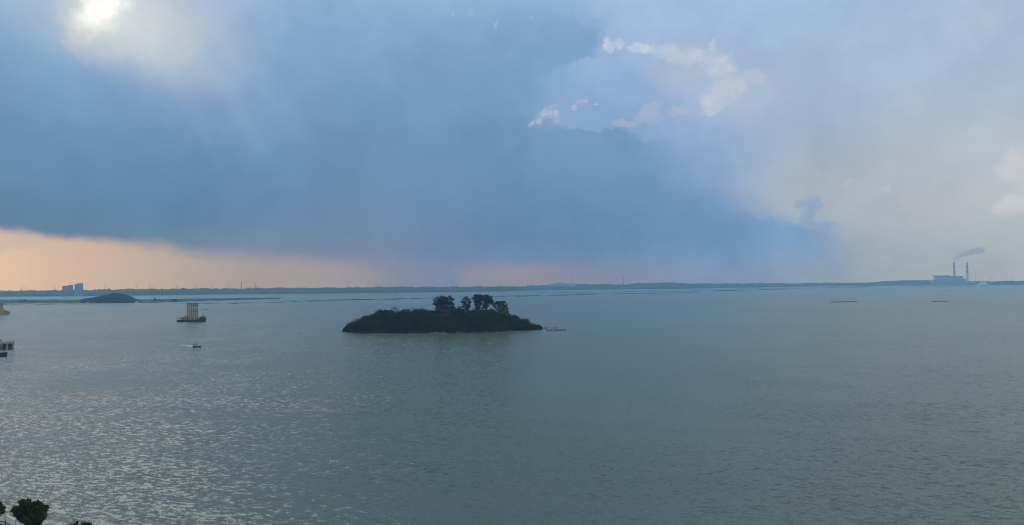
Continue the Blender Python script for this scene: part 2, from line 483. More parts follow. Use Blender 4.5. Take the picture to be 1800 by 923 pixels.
def water_material():
    m, k, out = new_mat('water')
    p = k.node('ShaderNodeBsdfPrincipled')
    geo = k.node('ShaderNodeNewGeometry')
    P = geo.outputs['Position']
    x, y, z = k.xyz(P)
    dist = k.m('SQRT', k.add(k.mul(x, x), k.mul(y, y)))

    def slopes(ang, wl, stretch, amp_a, amp_c, seed, detail=2.0):
        c, s = math.cos(rad(ang)), math.sin(rad(ang))
        al = k.add(k.mul(x, c), k.mul(y, s))            # along the crests
        ac = k.sub(k.mul(y, c), k.mul(x, s))            # across them
        v = k.vec(k.div(al, wl * stretch), k.div(ac, wl), seed)
        n = k.xyz(k.noise(v, 1.0, detail, 0.5, True))
        a = k.mul(k.sub(n[0], 0.5), amp_a * 2)
        b = k.mul(k.sub(n[1], 0.5), amp_c * 2)
        # back to world x, y
        return k.sub(k.mul(b, c), k.mul(a, s)), k.add(k.mul(a, c), k.mul(b, s))

    s1 = slopes(-27, 2.8, 2.2, 0.15, 0.06, 1.3)
    s2 = slopes(-22, 0.85, 2.1, 0.60, 0.18, 7.7, 2.5)
    s3 = slopes(-40, 0.33, 1.7, 0.42, 0.32, 3.1, 1.5)
    sx = k.add(k.add(s1[0], s2[0]), s3[0])
    sy = k.add(k.add(s1[1], s2[1]), s3[1])
    # gusts and slicks
    big = k.noise(k.vec(k.div(x, 190.0), k.div(y, 420.0), 2.0), 1.0, 4.0, 0.55)
    amp = k.rng(big, 0.3, 0.7, 0.6, 1.15)
    mid = k.noise(k.vec(k.div(x, 30.0), k.div(y, 60.0), 9.0), 1.0, 3.0, 0.5)
    amp = k.mul(amp, k.rng(mid, 0.3, 0.7, 0.78, 1.18))
    # wind lanes: long streaks of rougher and smoother water
    c_, s_ = math.cos(rad(-14)), math.sin(rad(-14))
    lane = k.noise(k.vec(k.div(k.add(k.mul(x, c_), k.mul(y, s_)), 150.0), k.div(k.sub(k.mul(y, c_), k.mul(x, s_)), 20.0), 3.0), 1.0, 3.0, 0.55)
    amp = k.mul(amp, k.rng(lane, 0.32, 0.66, 0.72, 1.18))
    # calmer on the shallows near the far mud banks
    far = k.rng(dist, 1100.0, 2600.0, 1.0, 0.8)
    amp = k.mul(amp, far)

    # long slicks left by passing boats: a smooth ribbon along a drawn curve
    def slick(pix, w, depth):
        g = [ground(*q) for q in pix]
        x0, x1 = g[0].x - 1, g[-1].x + 1
        y0, y1 = min(q.y for q in g) - 5, max(q.y for q in g) + 5
        yc = k.curve(x, x0, x1, [(q.x, q.y) for q in g], y0, y1)
        ragged = k.mul(k.sub(mid, 0.5), w * 1.4)
        m_ = k.rng(k.m('ABSOLUTE', k.sub(k.add(y, ragged), yc)), 0.0, w, 1.0, 0.0)
        ends = k.mul(k.rng(x, x0, x0 + (x1 - x0) * 0.15), k.rng(x, x1 - (x1 - x0) * 0.08, x1, 1.0, 0.0))
        return k.sub(1.0, k.mul(k.mul(m_, ends), depth))
    # a calmer, darker patch inside the glitter
    c = ground(185, 668)
    u, v = k.div(k.sub(x, c.x + 0.0), 26.0), k.div(k.sub(y, c.y), 44.0)
    uv = k.add(k.add(u, k.mul(v, 0.35)), k.mul(k.sub(mid, 0.5), 1.2))
    patch = k.rng(k.add(k.mul(uv, uv), k.mul(v, v)), 0.1, 1.3, 0.62, 1.0)
    amp = k.mul(amp, patch)
    amp = k.mul(amp, slick([(1520, 533), (1545, 535.5), (1570, 539.5), (1600, 543), (1650, 549), (1700, 555.5), (1750, 562), (1800, 572), (1900, 596)], 24.0, 0.82))
    amp = k.mul(amp, slick([(-60, 598.5), (60, 597.5), (160, 596.5), (230, 597), (290, 599), (340, 603)], 13.0, 0.55))
    amp = k.mul(amp, slick([(1200, 584), (1350, 580), (1500, 581), (1700, 590), (1850, 600)], 9.0, 0.3))
    sx = k.mul(sx, amp)
    sy = k.mul(sy, amp)
    nv = k.node('ShaderNodeVectorMath', operation='NORMALIZE')
    k.put(nv.inputs[0], k.vec(sx, sy, 1.0))
    k.put(p.inputs['Normal'], nv.outputs[0])
    murk = k.noise(k.vec(k.div(x, 260.0), k.div(y, 500.0), 5.0), 1.0, 4.0, 0.5)
    k.put(p.inputs['Base Color'], k.mix(k.rng(murk, 0.3, 0.7), (0.082, 0.106, 0.066), (0.096, 0.124, 0.076)))
    p.inputs['Roughness'].default_value = 0.235
    p.inputs['IOR'].default_value = 1.333
    p.inputs['Specular IOR Level'].default_value = 0.5
    m.node_tree.links.new(p.outputs[0], out.inputs[0])
    return m


M_WATER = water_material()


# ------------------------------------------------------------------ mesh helpers
class MB:
    def __init__(self):
        self.v, self.f = [], []

    def quad_strip(self, ringA, ringB, closed=True):
        n = len(ringA)
        for i in range(n if closed else n - 1):
            j = (i + 1) % n
            self.f.append((ringA[i], ringA[j], ringB[j], ringB[i]))

    def ring(self, pts):
        b = len(self.v)
        self.v.extend([tuple(p) for p in pts])
        return list(range(b, b + len(pts)))

    def loft(self, rings, cap=True):
        ids = [self.ring(r) for r in rings]
        for a, b in zip(ids, ids[1:]):
            self.quad_strip(a, b)
        if cap:
            self.f.append(tuple(reversed(ids[0])))
            self.f.append(tuple(ids[-1]))
        return self

    def box(self, c, s, rz=0.0, taper=1.0):
        hx, hy, hz = s[0] / 2, s[1] / 2, s[2] / 2
        co, si = math.cos(rz), math.sin(rz)

        def q(x, y, z):
            return (c[0] + x * co - y * si, c[1] + x * si + y * co, c[2] + z)
        lo = [q(-hx, -hy, -hz), q(hx, -hy, -hz), q(hx, hy, -hz), q(-hx, hy, -hz)]
        hi = [q(-hx * taper, -hy * taper, hz), q(hx * taper, -hy * taper, hz), q(hx * taper, hy * taper, hz), q(-hx * taper, hy * taper, hz)]
        return self.loft([lo, hi])

    def tube(self, pts, radii, n=6):
        pts = [Vector(p) for p in pts]
        rings = []
        for i, p in enumerate(pts):
            a = pts[max(i - 1, 0)]
            b = pts[min(i + 1, len(pts) - 1)]
            d = (b - a).normalized()
            s = Vector((1, 0, 0)) if abs(d.x) < 0.8 else Vector((0, 1, 0))
            u = d.cross(s).normalized()
            w = d.cross(u)
            r = radii[i] if isinstance(radii, (list, tuple)) else radii
            rings.append([p + (u * math.cos(t * 2 * math.pi / n) + w * math.sin(t * 2 * math.pi / n)) * r for t in range(n)])
        return self.loft(rings)

    def build(self, name, mat, parent=None, loc=None, smooth=False):
        me = bpy.data.meshes.new(name)
        me.from_pydata(self.v, [], self.f)
        me.materials.append(mat)
        if smooth:
            me.polygons.foreach_set('use_smooth', [True] * len(me.polygons))
        me.update()
        o = bpy.data.objects.new(name, me)
        COL.objects.link(o)
        if parent is not None:
            o.parent = parent
        if loc is not None:
            o.location = loc
        return o


def tag(o, label=None, cat=None, group=None, kind=None):
    for key, v in (('label', label), ('category', cat), ('group', group), ('kind', kind)):
        if v:
            o[key] = v
    return o


def empty(name, loc, label, cat, group=None, rz=0.0):
    o = bpy.data.objects.new(name, None)
    COL.objects.link(o)
    o.location = loc
    o.rotation_euler = (0, 0, rz)
    return tag(o, label, cat, group)


def copy_tree(o, parent=None):
    c = o.copy()
    COL.objects.link(c)
    c.parent = parent
    for ch in list(o.children):
        copy_tree(ch, c)
    return c


def np_mesh(name, verts, quads, mat, parent=None, loc=None):
    me = bpy.data.meshes.new(name)
    nv, nf = len(verts), len(quads)
    me.vertices.add(nv)
    me.vertices.foreach_set('co', np.asarray(verts, dtype=np.float32).ravel())
    me.loops.add(nf * 4)
    me.loops.foreach_set('vertex_index', np.asarray(quads, dtype=np.int32).ravel())
    me.polygons.add(nf)
    me.polygons.foreach_set('loop_start', np.arange(nf, dtype=np.int32) * 4)
    me.polygons.foreach_set('loop_total', np.full(nf, 4, dtype=np.int32))
    me.materials.append(mat)
    me.update(calc_edges=True)
    me.validate()
    o = bpy.data.objects.new(name, me)
    COL.objects.link(o)
    if parent is not None:
        o.parent = parent
    if loc is not None:
        o.location = loc
    return o


def leaf_quads(blobs, per, size, fill=0.45, flat=0.0):
    """leaf clumps scattered through ellipsoids: blobs are (centre, radii)"""
    V = []
    for (c, r), n in zip(blobs, per):
        d = RNG.normal(size=(n, 3))
        d /= np.linalg.norm(d, axis=1)[:, None]
        rr = (fill + (1 - fill) * RNG.random(n) ** 0.6)[:, None]
        lump = 1.0 + 0.16 * np.sin(d[:, :1] * 5.1 + c[0]) * np.cos(d[:, 2:] * 4.3 + c[1] * 1.7) + 0.1 * RNG.normal(size=(n, 1))
        p = np.array(c) + d * rr * lump * np.array(r)
        a = RNG.normal(size=(n, 3))
        a /= np.linalg.norm(a, axis=1)[:, None]
        b = np.cross(a, RNG.normal(size=(n, 3)))
        b /= np.linalg.norm(b, axis=1)[:, None]
        s = (size * (0.55 + 0.9 * RNG.random(n)))[:, None]
        a, b = a * s, b * s * 0.6
        V.append(np.stack([p - a, p - b * 0.9 + a * 0.1, p + a, p + b], axis=1))
    V = np.concatenate(V).reshape(-1, 3)
    Q = np.arange(len(V)).reshape(-1, 4)
    return V, Q


# ------------------------------------------------------------------ water, air and near shore
def build_water():
    # one sheet, finer near the viewer
    mb = MB()
    X, Y0, Y1 = HZ_X - 60, HZ_Y0 + 60, HZ_Y1 - 60
    mb.v = [(-X, Y0, 0), (X, Y0, 0), (X, Y1, 0), (-X, Y1, 0)]
    mb.f = [(0, 1, 2, 3)]
    tag(mb.build('water', M_WATER), kind='structure')


build_water()


def build_haze():
    m, k, out = new_mat('haze')
    v = k.node('ShaderNodeVolumePrincipled')
    v.inputs['Color'].default_value = (*HZ_COL, 1)
    v.inputs['Density'].default_value = HZ_D
    v.inputs['Anisotropy'].default_value = 0.0
    m.node_tree.links.new(v.outputs[0], out.inputs['Volume'])
    mb = MB()
    mb.box((0, (HZ_Y0 + HZ_Y1) / 2, (HZ_TOP - 1.0) / 2), (HZ_X * 2, HZ_Y1 - HZ_Y0, HZ_TOP + 1.0))
    tag(mb.build('haze', m), kind='stuff')


build_haze()


def interp(pts, x):
    return float(np.interp(x, [p[0] for p in pts], [p[1] for p in pts]))


def wob(x, seed, scale):
    """cheap smooth noise in one dimension, about -1..1"""
    t = x / scale
    return (math.sin(t * 1.0 + seed) + 0.7 * math.sin(t * 2.3 + seed * 2.1) + 0.5 * math.sin(t * 5.1 + seed * 3.7) + 0.4 * math.sin(t * 11.7 + seed * 1.3)) / 2.2


def land_band(name, wl, top, x0, x1, step, depth, rough, mat, seed, kind, back=None):
    """a wooded strip of far land between a waterline and a skyline, both given as photographed curves"""
    rnd = np.random.default_rng(seed)
    xs = np.arange(x0, x1 + step, step)
    rows = 7
    grid = []
    crown = rnd.random((rows, len(xs)))
    for i, x in enumerate(xs):
        f = ground(x, interp(wl, x))
        Yr = f.y + depth * 0.35
        topz = max(3.0, at(x, interp(top, x), Yr).z)
        d = Vector((f.x, f.y, 0)).normalized()
        col = []
        prof = [(0.0, -0.6), (0.012, 0.16), (0.06, 0.48), (0.18, 0.80), (0.35, 1.0), (0.7, 0.9), (1.0, -0.05)]
        for r, (q, h) in enumerate(prof):
            z = topz * h if h > 0 else h * 2
            if 1 < r < 6:
                z += rough * (crown[r, i] - 0.75) * 1.6 + rough * wob(x, seed + r, 7.0)
            p = Vector((f.x, f.y, 0)) + d * depth * q
            if r == 0:
                p.z = -0.6
            col.append((p.x, p.y, z if r else -0.6))
        grid.append(col)
    n = len(xs)
    V = [p for c in grid for p in c]
    Q = []
    for i in range(n - 1):
        for r in range(rows - 1):
            Q.append((i * rows + r, (i + 1) * rows + r, (i + 1) * rows + r + 1, i * rows + r + 1))
    o = np_mesh(name, V, Q, mat)
    tag(o, kind=kind)
    return o


WL = [(-400, 525), (0, 521.4), (120, 520.8), (260, 519.3), (400, 517.4), (560, 516.2), (700, 514.3), (860, 513.0), (930, 510.6), (1040, 509.2), (1180, 507.8), (1300, 505.8), (1420, 503.8), (1520, 502.4), (1640, 501.6), (1800, 500.4), (2200, 496.8)]
SKY1 = [(-400, 514.5), (0, 510.6), (60, 510.0), (140, 509.3), (200, 508.0), (300, 507.2), (335, 506.4), (400, 506.8), (460, 505.8), (520, 505.6), (600, 505.2), (690, 503.6), (760, 504.0), (860, 503.2), (960, 503.0), (1050, 502.6), (1100, 503.4), (1160, 502.6), (1240, 502.4), (1330, 500.6), (1420, 499.0), (1500, 497.6), (1640, 497.0), (1720, 497.2), (1760, 494.0), (1800, 493.2), (2200, 490.0)]
SKY2 = [(930, 502.0), (962, 500.4), (975, 498.4), (1000, 498.8), (1060, 499.2), (1105, 499.8), (1120, 497.0), (1150, 497.6), (1176, 495.6), (1195, 497.6), (1250, 498.2), (1330, 498.0), (1340, 497.0), (1400, 498.2), (1430, 496.6), (1500, 497.0), (1536, 496.0), (1560, 493.6), (1610, 492.2), (1640, 492.6), (1700, 494.5), (1750, 494.5), (1800, 494.0), (2000, 492.6), (2200, 491.6)]
land_band('far_shore', WL, SKY1, -400, 2200, 1.6, 420.0, 5.0, M_WOOD_FAR, 3, 'structure')
WL2 = [(x, interp(WL, x) - 0.9) for x in range(900, 2220, 20)]
land_band('far_hills', WL2, SKY2, 925, 2200, 2.0, 350.0, 4.5, M_WOOD_FAR, 9, 'structure')


# ---- low mud banks and the flat spit on the left
def bank(name, pts, mat, height, seed, jag=0.35, kind='structure'):
    """pts: (x, y of back edge, y of front edge) in the photograph"""
    xs = np.arange(pts[0][0], pts[-1][0] + 0.01, 1.5)
    V, Qs = [], []
    for i, x in enumerate(xs):
        yb = interp([(p[0], p[1]) for p in pts], x)
        yf = interp([(p[0], p[2]) for p in pts], x)
        w = max(0.02, yf - yb)
        yb2 = yb + jag * w * 0.5 * wob(x, seed, 9.0)
        yf2 = yf + jag * w * 0.5 * wob(x, seed + 5, 6.0)
        if yf2 < yb2 + 0.05:
            yf2 = yb2 + 0.05
        a, b = ground(x, yf2), ground(x, yb2)
        h = height * (0.7 + 0.5 * (wob(x, seed + 2, 4.0) * 0.5 + 0.5))
        V += [(a.x, a.y, -0.3), tuple(a.lerp(b, 0.12) + Vector((0, 0, h))), tuple(a.lerp(b, 0.8) + Vector((0, 0, h))), (b.x, b.y, -0.3)]
        if i:
            for r in range(3):
                Qs.append(((i - 1) * 4 + r, i * 4 + r, i * 4 + r + 1, (i - 1) * 4 + r + 1))
    return tag(np_mesh(name, V, Qs, mat), kind=kind)


bank('spit', [(-200, 527.5, 536), (0, 527, 533.6), (140, 527.2, 533.4), (200, 527, 532.8), (260, 527.3, 532.4), (300, 526.4, 531.4), (345, 525.6, 529.6), (400, 525.2, 528.0), (450, 524.6, 526.6), (494, 524.6, 525.0)], M_WOOD_FAR, 3.4, 1.0, 0.2)
MUDS = [[(-10, 534.9, 535.1), (20, 534.6, 536.0), (40, 535.2, 535.4)], [(60, 535.6, 535.8), (80, 535.2, 536.2), (100, 535.9, 536.0)],
        [(318, 533.6, 533.8), (345, 533.2, 534.2), (385, 532.6, 533.6), (388, 533, 533.1)],
        [(398, 533.4, 533.5), (412, 532.4, 533.9), (450, 531.8, 533.2), (455, 532.3, 532.4)],
        [(462, 532.0, 532.1), (490, 530.8, 532.0), (515, 530.0, 531.4), (530, 530.2, 530.3)],
        [(500, 528.0, 528.1), (560, 527.4, 528.0), (640, 526.2, 526.9), (700, 526.0, 526.1)],
        [(540, 530.0, 530.1), (580, 528.0, 529.4), (620, 527.2, 528.2), (660, 526.9, 527.0)],
        [(600, 527.2, 527.3), (640, 526.6, 528.2), (700, 525.0, 526.6), (745, 523.6, 524.8), (760, 524.0, 524.1)],
        [(750, 523.8, 523.9), (800, 521.6, 522.6), (880, 520.2, 521.2), (930, 519.0, 520.0), (935, 519.4, 519.5)],
        [(870, 521.6, 521.7), (910, 519.6, 521.2), (960, 518.6, 520.4), (1000, 517.2, 518.8), (1080, 515.8, 517.4), (1150, 515.0, 516.2), (1210, 514.0, 515.2), (1230, 514.2, 514.3)],
        [(940, 514.2, 514.3), (1010, 513.2, 514.0), (1100, 512.6, 513.4), (1180, 511.4, 512.2), (1200, 511.6, 511.7)],
        [(1180, 512.8, 512.9), (1230, 510.4, 511.8), (1310, 509.0, 510.6), (1390, 507.6, 508.8), (1400, 508.0, 508.1)],
        [(1200, 508.8, 508.9), (1290, 508.0, 508.8), (1380, 506.2, 507.2), (1470, 505.0, 506.0), (1540, 504.2, 504.9), (1550, 504.4, 504.5)],
        [(1560, 504.4, 504.5), (1620, 503.8, 504.5), (1740, 503.0, 503.7), (1760, 503.2, 503.3)]]
rm = random.Random(21)
for i, p in enumerate(MUDS):
    a, b = p[0][0], p[-1][0]
    x = a
    while x < b - 6:
        w = rm.uniform(18, 70)
        e = min(b, x + w)
        seg = []
        off = rm.uniform(-0.35, 0.35)
        for q in np.linspace(x, e, 5):
            yb, yf = interp([(r[0], r[1]) for r in p], q), interp([(r[0], r[2]) for r in p], q)
            t = max(0.12, yf - yb) * rm.uniform(0.5, 1.05) * (0.12 if q in (x, e) else 1.0)
            c = (yb + yf) / 2 + off
            seg.append((q, c - t / 2, c + t / 2))
        bank('mudflat', seg, M_MUD, 0.45, 2.0 + i * 1.7 + x, 0.5)
        x = e + rm.uniform(-8, 14)
# wet sand that catches the warm strip of sky
bank('sandbar', [(96, 534.9, 535.0), (120, 534.5, 535.3), (160, 534.3, 535.0), (172, 534.6, 534.7)], M_SAND, 0.25, 6.0, 0.3)


# ------------------------------------------------------------------ hills with wood on them (mesh + leaf clumps)
def mound(name, wl, top, x0, x1, step, depth, canopy, mat, kind='structure', seed=1.0):
    """rounded land between a front waterline and a skyline; returns the object and a height function"""
    xs = np.arange(x0, x1 + step * 0.5, step)
    rows = 9
    V, Qs, info = [], [], []
    for i, x in enumerate(xs):
        f = ground(x, interp(wl, x))
        dd = Vector((f.x, f.y, 0)).normalized()
        e = min(1.0, (x - x0) / (0.14 * (x1 - x0)), (x1 - x) / (0.14 * (x1 - x0)))
        dep = depth * max(0.12, math.sqrt(max(0.0, e)))
        Yr = f.y + dep * 0.45
        h = max(0.4, at(x, interp(top, x), Yr).z)
        hg = max(0.25, h - canopy)
        info.append((f, dd, dep, hg, h))
        for r in range(rows):
            q = r / (rows - 1)
            s = math.sin(math.pi * min(1, q / 0.9 * 0.5)) if q < 0.45 else math.cos(math.pi * 0.5 * (q - 0.45) / 0.55)
            z = -0.4 if r in (0, rows - 1) else hg * max(0.05, s) ** 0.8 + 0.3 * wob(x + r * 9, seed, 6.0)
            p = Vector((f.x, f.y, 0)) + dd * dep * q
            V.append((p.x, p.y, z))
        if i:
            for r in range(rows - 1):
                Qs.append(((i - 1) * rows + r, i * rows + r, i * rows + r + 1, (i - 1) * rows + r + 1))
    o = tag(np_mesh(name, V, Qs, mat), kind=kind)

    def place(x, q):
        t = (x - x0) / step
        i = int(min(max(t, 0), len(xs) - 1.001))
        fr = min(max(t - i, 0), 1)
        f1, d1, dep1, hg1, h1 = info[i]
        f2, d2, dep2, hg2, h2 = info[min(i + 1, len(info) - 1)]
        f, d, dep, hg = f1.lerp(f2, fr), d1, dep1 * (1 - fr) + dep2 * fr, hg1 * (1 - fr) + hg2 * fr
        s = math.sin(math.pi * min(1, q / 0.9 * 0.5)) if q < 0.45 else math.cos(math.pi * 0.5 * (q - 0.45) / 0.55)
        p = Vector((f.x, f.y, 0)) + d * dep * q
        return Vector((p.x, p.y, hg * max(0.05, s) ** 0.8)), hg
    return o, place


ISL_WL = [(604, 583.0), (612, 583.6), (629, 586.0), (660, 587.2), (702, 588.0), (776, 586.6), (873, 584.4), (927, 581.0), (940, 580.0), (953, 579.2)]
ISL_TOP = [(604, 577), (612, 571), (629, 561), (641, 557), (656, 552), (670, 546.4), (683, 544.6), (697, 544.6), (717, 546.4), (739, 544), (756, 543), (800, 544), (815, 546), (837, 544), (861, 543), (881, 548), (895, 552), (910, 557), (922, 562), (930, 568), (936, 574), (947, 574), (953, 577)]
island, isl = mound('island', ISL_WL, ISL_TOP, 604, 953, 3.0, 62.0, 3.4, M_SOIL, seed=2.0)


def island_wood():
    blobs, per = [], []
    for x in np.arange(607, 951, 2.6):
        for q in (0.05, 0.12, 0.19, 0.27, 0.34, 0.42, 0.5, 0.6, 0.72):
            xx = x + random.uniform(-2.2, 2.2)
            p, hg = isl(xx, min(0.9, max(0.03, q + random.uniform(-0.04, 0.04))))
            edge = min(1.0, (xx - 600) / 26, (957 - xx) / 30)
            big = random.random() < 0.16
            r = random.uniform(2.8, 4.2) if big else random.uniform(1.2, 2.6)
            r *= 0.55 + 0.45 * edge
            h = r * random.uniform(0.85, 1.25) * (0.7 + 0.3 * edge)
            if q < 0.1:
                r *= 0.8
                h *= 0.75
            blobs.append(((p.x, p.y, p.z + h * 0.32), (r, r, h)))
            per.append(int(44 * (0.5 + r * r / 2)))
    V, Q = leaf_quads(blobs, per, 0.37, 0.84)
    tag(np_mesh('island_woodland', V, Q, M_LEAF), kind='stuff')


island_wood()

# thin beach along the front of the island
bank('beach', [(633, 587.2, 587.4), (655, 587.3, 588.0), (700, 587.9, 588.5), (750, 587.2, 587.8), (784, 586.5, 587.2), (790, 586.6, 586.7)], M_SAND, 0.22, 4.0, 0.25)
bank('beach', [(872, 584.4, 584.5), (890, 583.6, 584.3), (914, 582.2, 582.9), (926, 581.4, 581.5)], M_SAND, 0.22, 8.0, 0.25)


def tree(name, label, base, crown_blobs, leaf, n_leaf, mat, group=None, trunk_r=0.35, cat='tree'):
    """base on the ground; crown_blobs as (offset, radii, leaves share); limbs run from the trunk into every clump"""
    t = empty(name, base, label, cat, group)
    mb = MB()
    mean = sum((Vector(b[0]) for b in crown_blobs), Vector()) / len(crown_blobs)
    zlow = min(b[0][2] - b[1][2] for b in crown_blobs)
    fork = Vector((mean.x * 0.35, mean.y * 0.35, max(0.6, zlow * 0.75)))
    mb.tube([(0, 0, -0.8), (fork.x * 0.3, fork.y * 0.3, fork.z * 0.5), fork], [trunk_r * 1.25, trunk_r, trunk_r * 0.8], 8)
    for c, r, s in crown_blobs:
        c = Vector(c)
        m1 = fork.lerp(c, 0.5) + Vector((random.uniform(-.3, .3), random.uniform(-.3, .3), random.uniform(-.2, .4))) * trunk_r * 2
        mb.tube([fork, m1, c, c + Vector((random.uniform(-.4, .4) * r[0], random.uniform(-.4, .4) * r[1], r[2] * 0.6))], [trunk_r * 0.7, trunk_r * 0.45, trunk_r * 0.25, trunk_r * 0.08], 6)
        if s < 0.6 * max(b[2] for b in crown_blobs) * 0.5:
            continue
        for _ in range(3):
            e = c + Vector((random.uniform(-.7, .7) * r[0], random.uniform(-.7, .7) * r[1], random.uniform(-.3, .5) * r[2]))
            mb.tube([m1, m1.lerp(e, 0.6), e], [trunk_r * 0.3, trunk_r * 0.18, trunk_r * 0.06], 5)
    mb.build('trunk', M_BARK, t)
    tot = sum(b[2] for b in crown_blobs)
    V, Q = leaf_quads([(b[0], b[1]) for b in crown_blobs], [max(8, int(n_leaf * b[2] / tot)) for b in crown_blobs], leaf, 0.35)
    np_mesh('crown', V, Q, mat, t)
    return t


def pic_tree(name, label, foot, Y, spec, leaf, n, mat, group=None, trunk_r=0.3, cat='tree', scale_y=0.8, ground_z=None):
    """crown clumps given where the photograph shows them: (x, y, rx, ry) at distance Y"""
    b = at(foot[0], foot[1], Y)
    if ground_z is not None:
        b.z = ground_z
    pxm = Y / F
    bl = []
    for (x, y, rx, ry) in spec:
        c = at(x, y, Y) - b
        c.y += random.uniform(-0.35, 0.35) * rx * pxm
        bl.append((tuple(c), (rx * pxm * .72, rx * pxm * scale_y * .72, ry * pxm * .72), rx * ry * .42))
        for q in range(6):
            a = q / 6 * 6.283 + random.uniform(-.4, .4)
            g = random.uniform(.66, 1.04)
            rr = random.uniform(.26, .46)
            o = (c.x + math.cos(a) * rx * pxm * g, c.y + random.uniform(-.6, .6) * rx * pxm, c.z + math.sin(a) * ry * pxm * g)
            bl.append((o, (rx * pxm * rr, rx * pxm * rr, max(ry, rx * .6) * pxm * rr), rx * ry * .11))
    return tree(name, label, b, bl, leaf, n, mat, group, trunk_r, cat)


YI = isl(800, 0.45)[0].y
G_I = 'tall trees standing above the island wood'
pic_tree('broadleaf_tree', 'big dense domed tree, leftmost of the tall trees on the island', (781, 550), YI, [(773, 529, 9, 8), (783, 526, 11, 7), (790, 533, 8, 8), (769, 536, 7, 6), (780, 534, 12, 7), (795, 540, 4, 5), (768, 543, 5, 4), (786, 542, 6, 3), (776, 543, 3, 3)], 0.50, 3600, M_LEAF, G_I, 0.5)
pic_tree('broadleaf_tree', 'slim open tree with ragged tiers between the dome and the tallest pair', (823, 551), YI - 2, [(820, 525, 5, 4), (814, 531, 4.5, 2.6), (825, 530, 3.6, 5), (818, 535, 4, 2.4), (813, 539, 3, 1.8), (824, 538, 3.4, 4), (821, 543, 3, 2)], 0.42, 1150, M_LEAF, G_I, 0.28)
pic_tree('broadleaf_tree', 'tallest tree on the island, upright with airy lower boughs', (840, 550), YI + 2, [(840, 521, 8, 4.4), (834, 525, 5, 3), (846, 524, 4.4, 4.4), (841, 529, 6.6, 4.4), (837, 535, 3.4, 4), (845, 534, 3.4, 3.6), (839, 541, 3, 2.4)], 0.44, 1800, M_LEAF, G_I, 0.34)
pic_tree('broadleaf_tree', 'dense round-headed tree leaning right beside the tallest island tree', (853, 550), YI + 1, [(853, 522, 6, 4.6), (860, 526, 6.5, 6), (862, 531, 4.6, 3.6), (854, 529, 4.6, 4.6), (853, 536, 3.4, 3.8), (850, 540, 2.2, 2.6)], 0.46, 1900, M_LEAF, G_I, 0.34)
pic_tree('broadleaf_tree', 'low spreading open tree, rightmost of the tall trees on the island', (878, 553), YI, [(869, 534, 5.4, 4), (876, 532, 4.4, 2.6), (884, 532, 5.4, 4), (888, 537, 4, 4), (878, 538, 5, 3.6), (870, 540, 3, 2.4), (891, 543, 2.8, 3), (884, 543, 3, 2.6), (892, 548, 2, 2)], 0.42, 1650, M_LEAF, G_I, 0.3)
G_S = 'rounded shrubs on the skyline of the island'
pic_tree('shrub', 'smooth rounded shrub at the foot of the slim open island tree', (805, 552), YI, [(803, 545, 8.5, 5), (809, 547, 8, 4), (797, 548, 6, 3.4)], 0.42, 1500, M_LEAF, G_S, 0.2, 'shrub')
pic_tree('shrub', 'broad rounded shrub on the left shoulder of the island skyline', (674, 556), YI, [(671, 550, 7, 4.4), (680, 548.6, 7, 4.2), (686, 551, 5, 4)], 0.42, 1400, M_LEAF, G_S, 0.2, 'shrub')
pic_tree('shrub', 'small round bush halfway up the island\'s left skyline', (658, 560), YI, [(658, 554.4, 4, 3)], 0.36, 420, M_LEAF, G_S, 0.14, 'shrub')
pic_tree('shrub', 'low bush on the island\'s left slope below the small round one', (642, 564), YI - 4, [(642, 559, 4.6, 3), (637, 561, 3.4, 2.4)], 0.36, 480, M_LEAF, G_S, 0.14, 'shrub')
pic_tree('shrub', 'leafy bush overhanging the water at the island\'s left tip', (612, 583), isl(612, 0.3)[0].y, [(611, 574.6, 5, 4), (615, 572, 4, 3), (607, 578, 3, 3), (614, 579, 5, 3.6)], 0.36, 800, M_LEAF, G_S, 0.14, 'shrub')
pic_tree('shrub', 'twiggy upright bush near the right end of the island', (924, 574), isl(924, 0.4)[0].y, [(921, 563, 2.4, 3.2), (926, 563, 1.6, 3), (924, 568, 4, 3), (929, 570, 3, 3)], 0.34, 520, M_LEAF, G_S, 0.12, 'shrub')
pic_tree('shrub', 'dark bush on the last rock at the island\'s right tip', (943, 579.4), isl(943, 0.3)[0].y, [(938, 573.5, 4, 3), (945, 574, 4.6, 3), (950, 576, 2.6, 2.4)], 0.34, 640, M_LEAF, G_S, 0.12, 'shrub')


# ---- rocks
def rock(name, label, pts, h, seed, group=None):
    """low rocks: pts are (x, y, half width in photo px)"""
    rnd = random.Random(seed)
    c0 = ground(pts[0][0], pts[0][1])
    mb = MB()
    for (x, y, w) in pts:
        c = ground(x, y) - c0
        r = w * ground(x, y).y / F
        n = 9
        rings = []
        for q, s in ((-0.3, 1.05), (0.12, 1.0), (0.55, 0.74), (0.9, 0.42), (1.0, 0.1)):
            rings.append([(c.x + math.cos(t / n * 6.283) * r * s * rnd.uniform(.8, 1.2), c.y + math.sin(t / n * 6.283) * min(r, 3 + r * 0.6) * s * rnd.uniform(.8, 1.2), h * q * rnd.uniform(.8, 1.15)) for t in range(n)])
        mb.loft(rings)
    o = mb.build(name, M_ROCK, None, c0)
    return tag(o, label, 'rock', group)


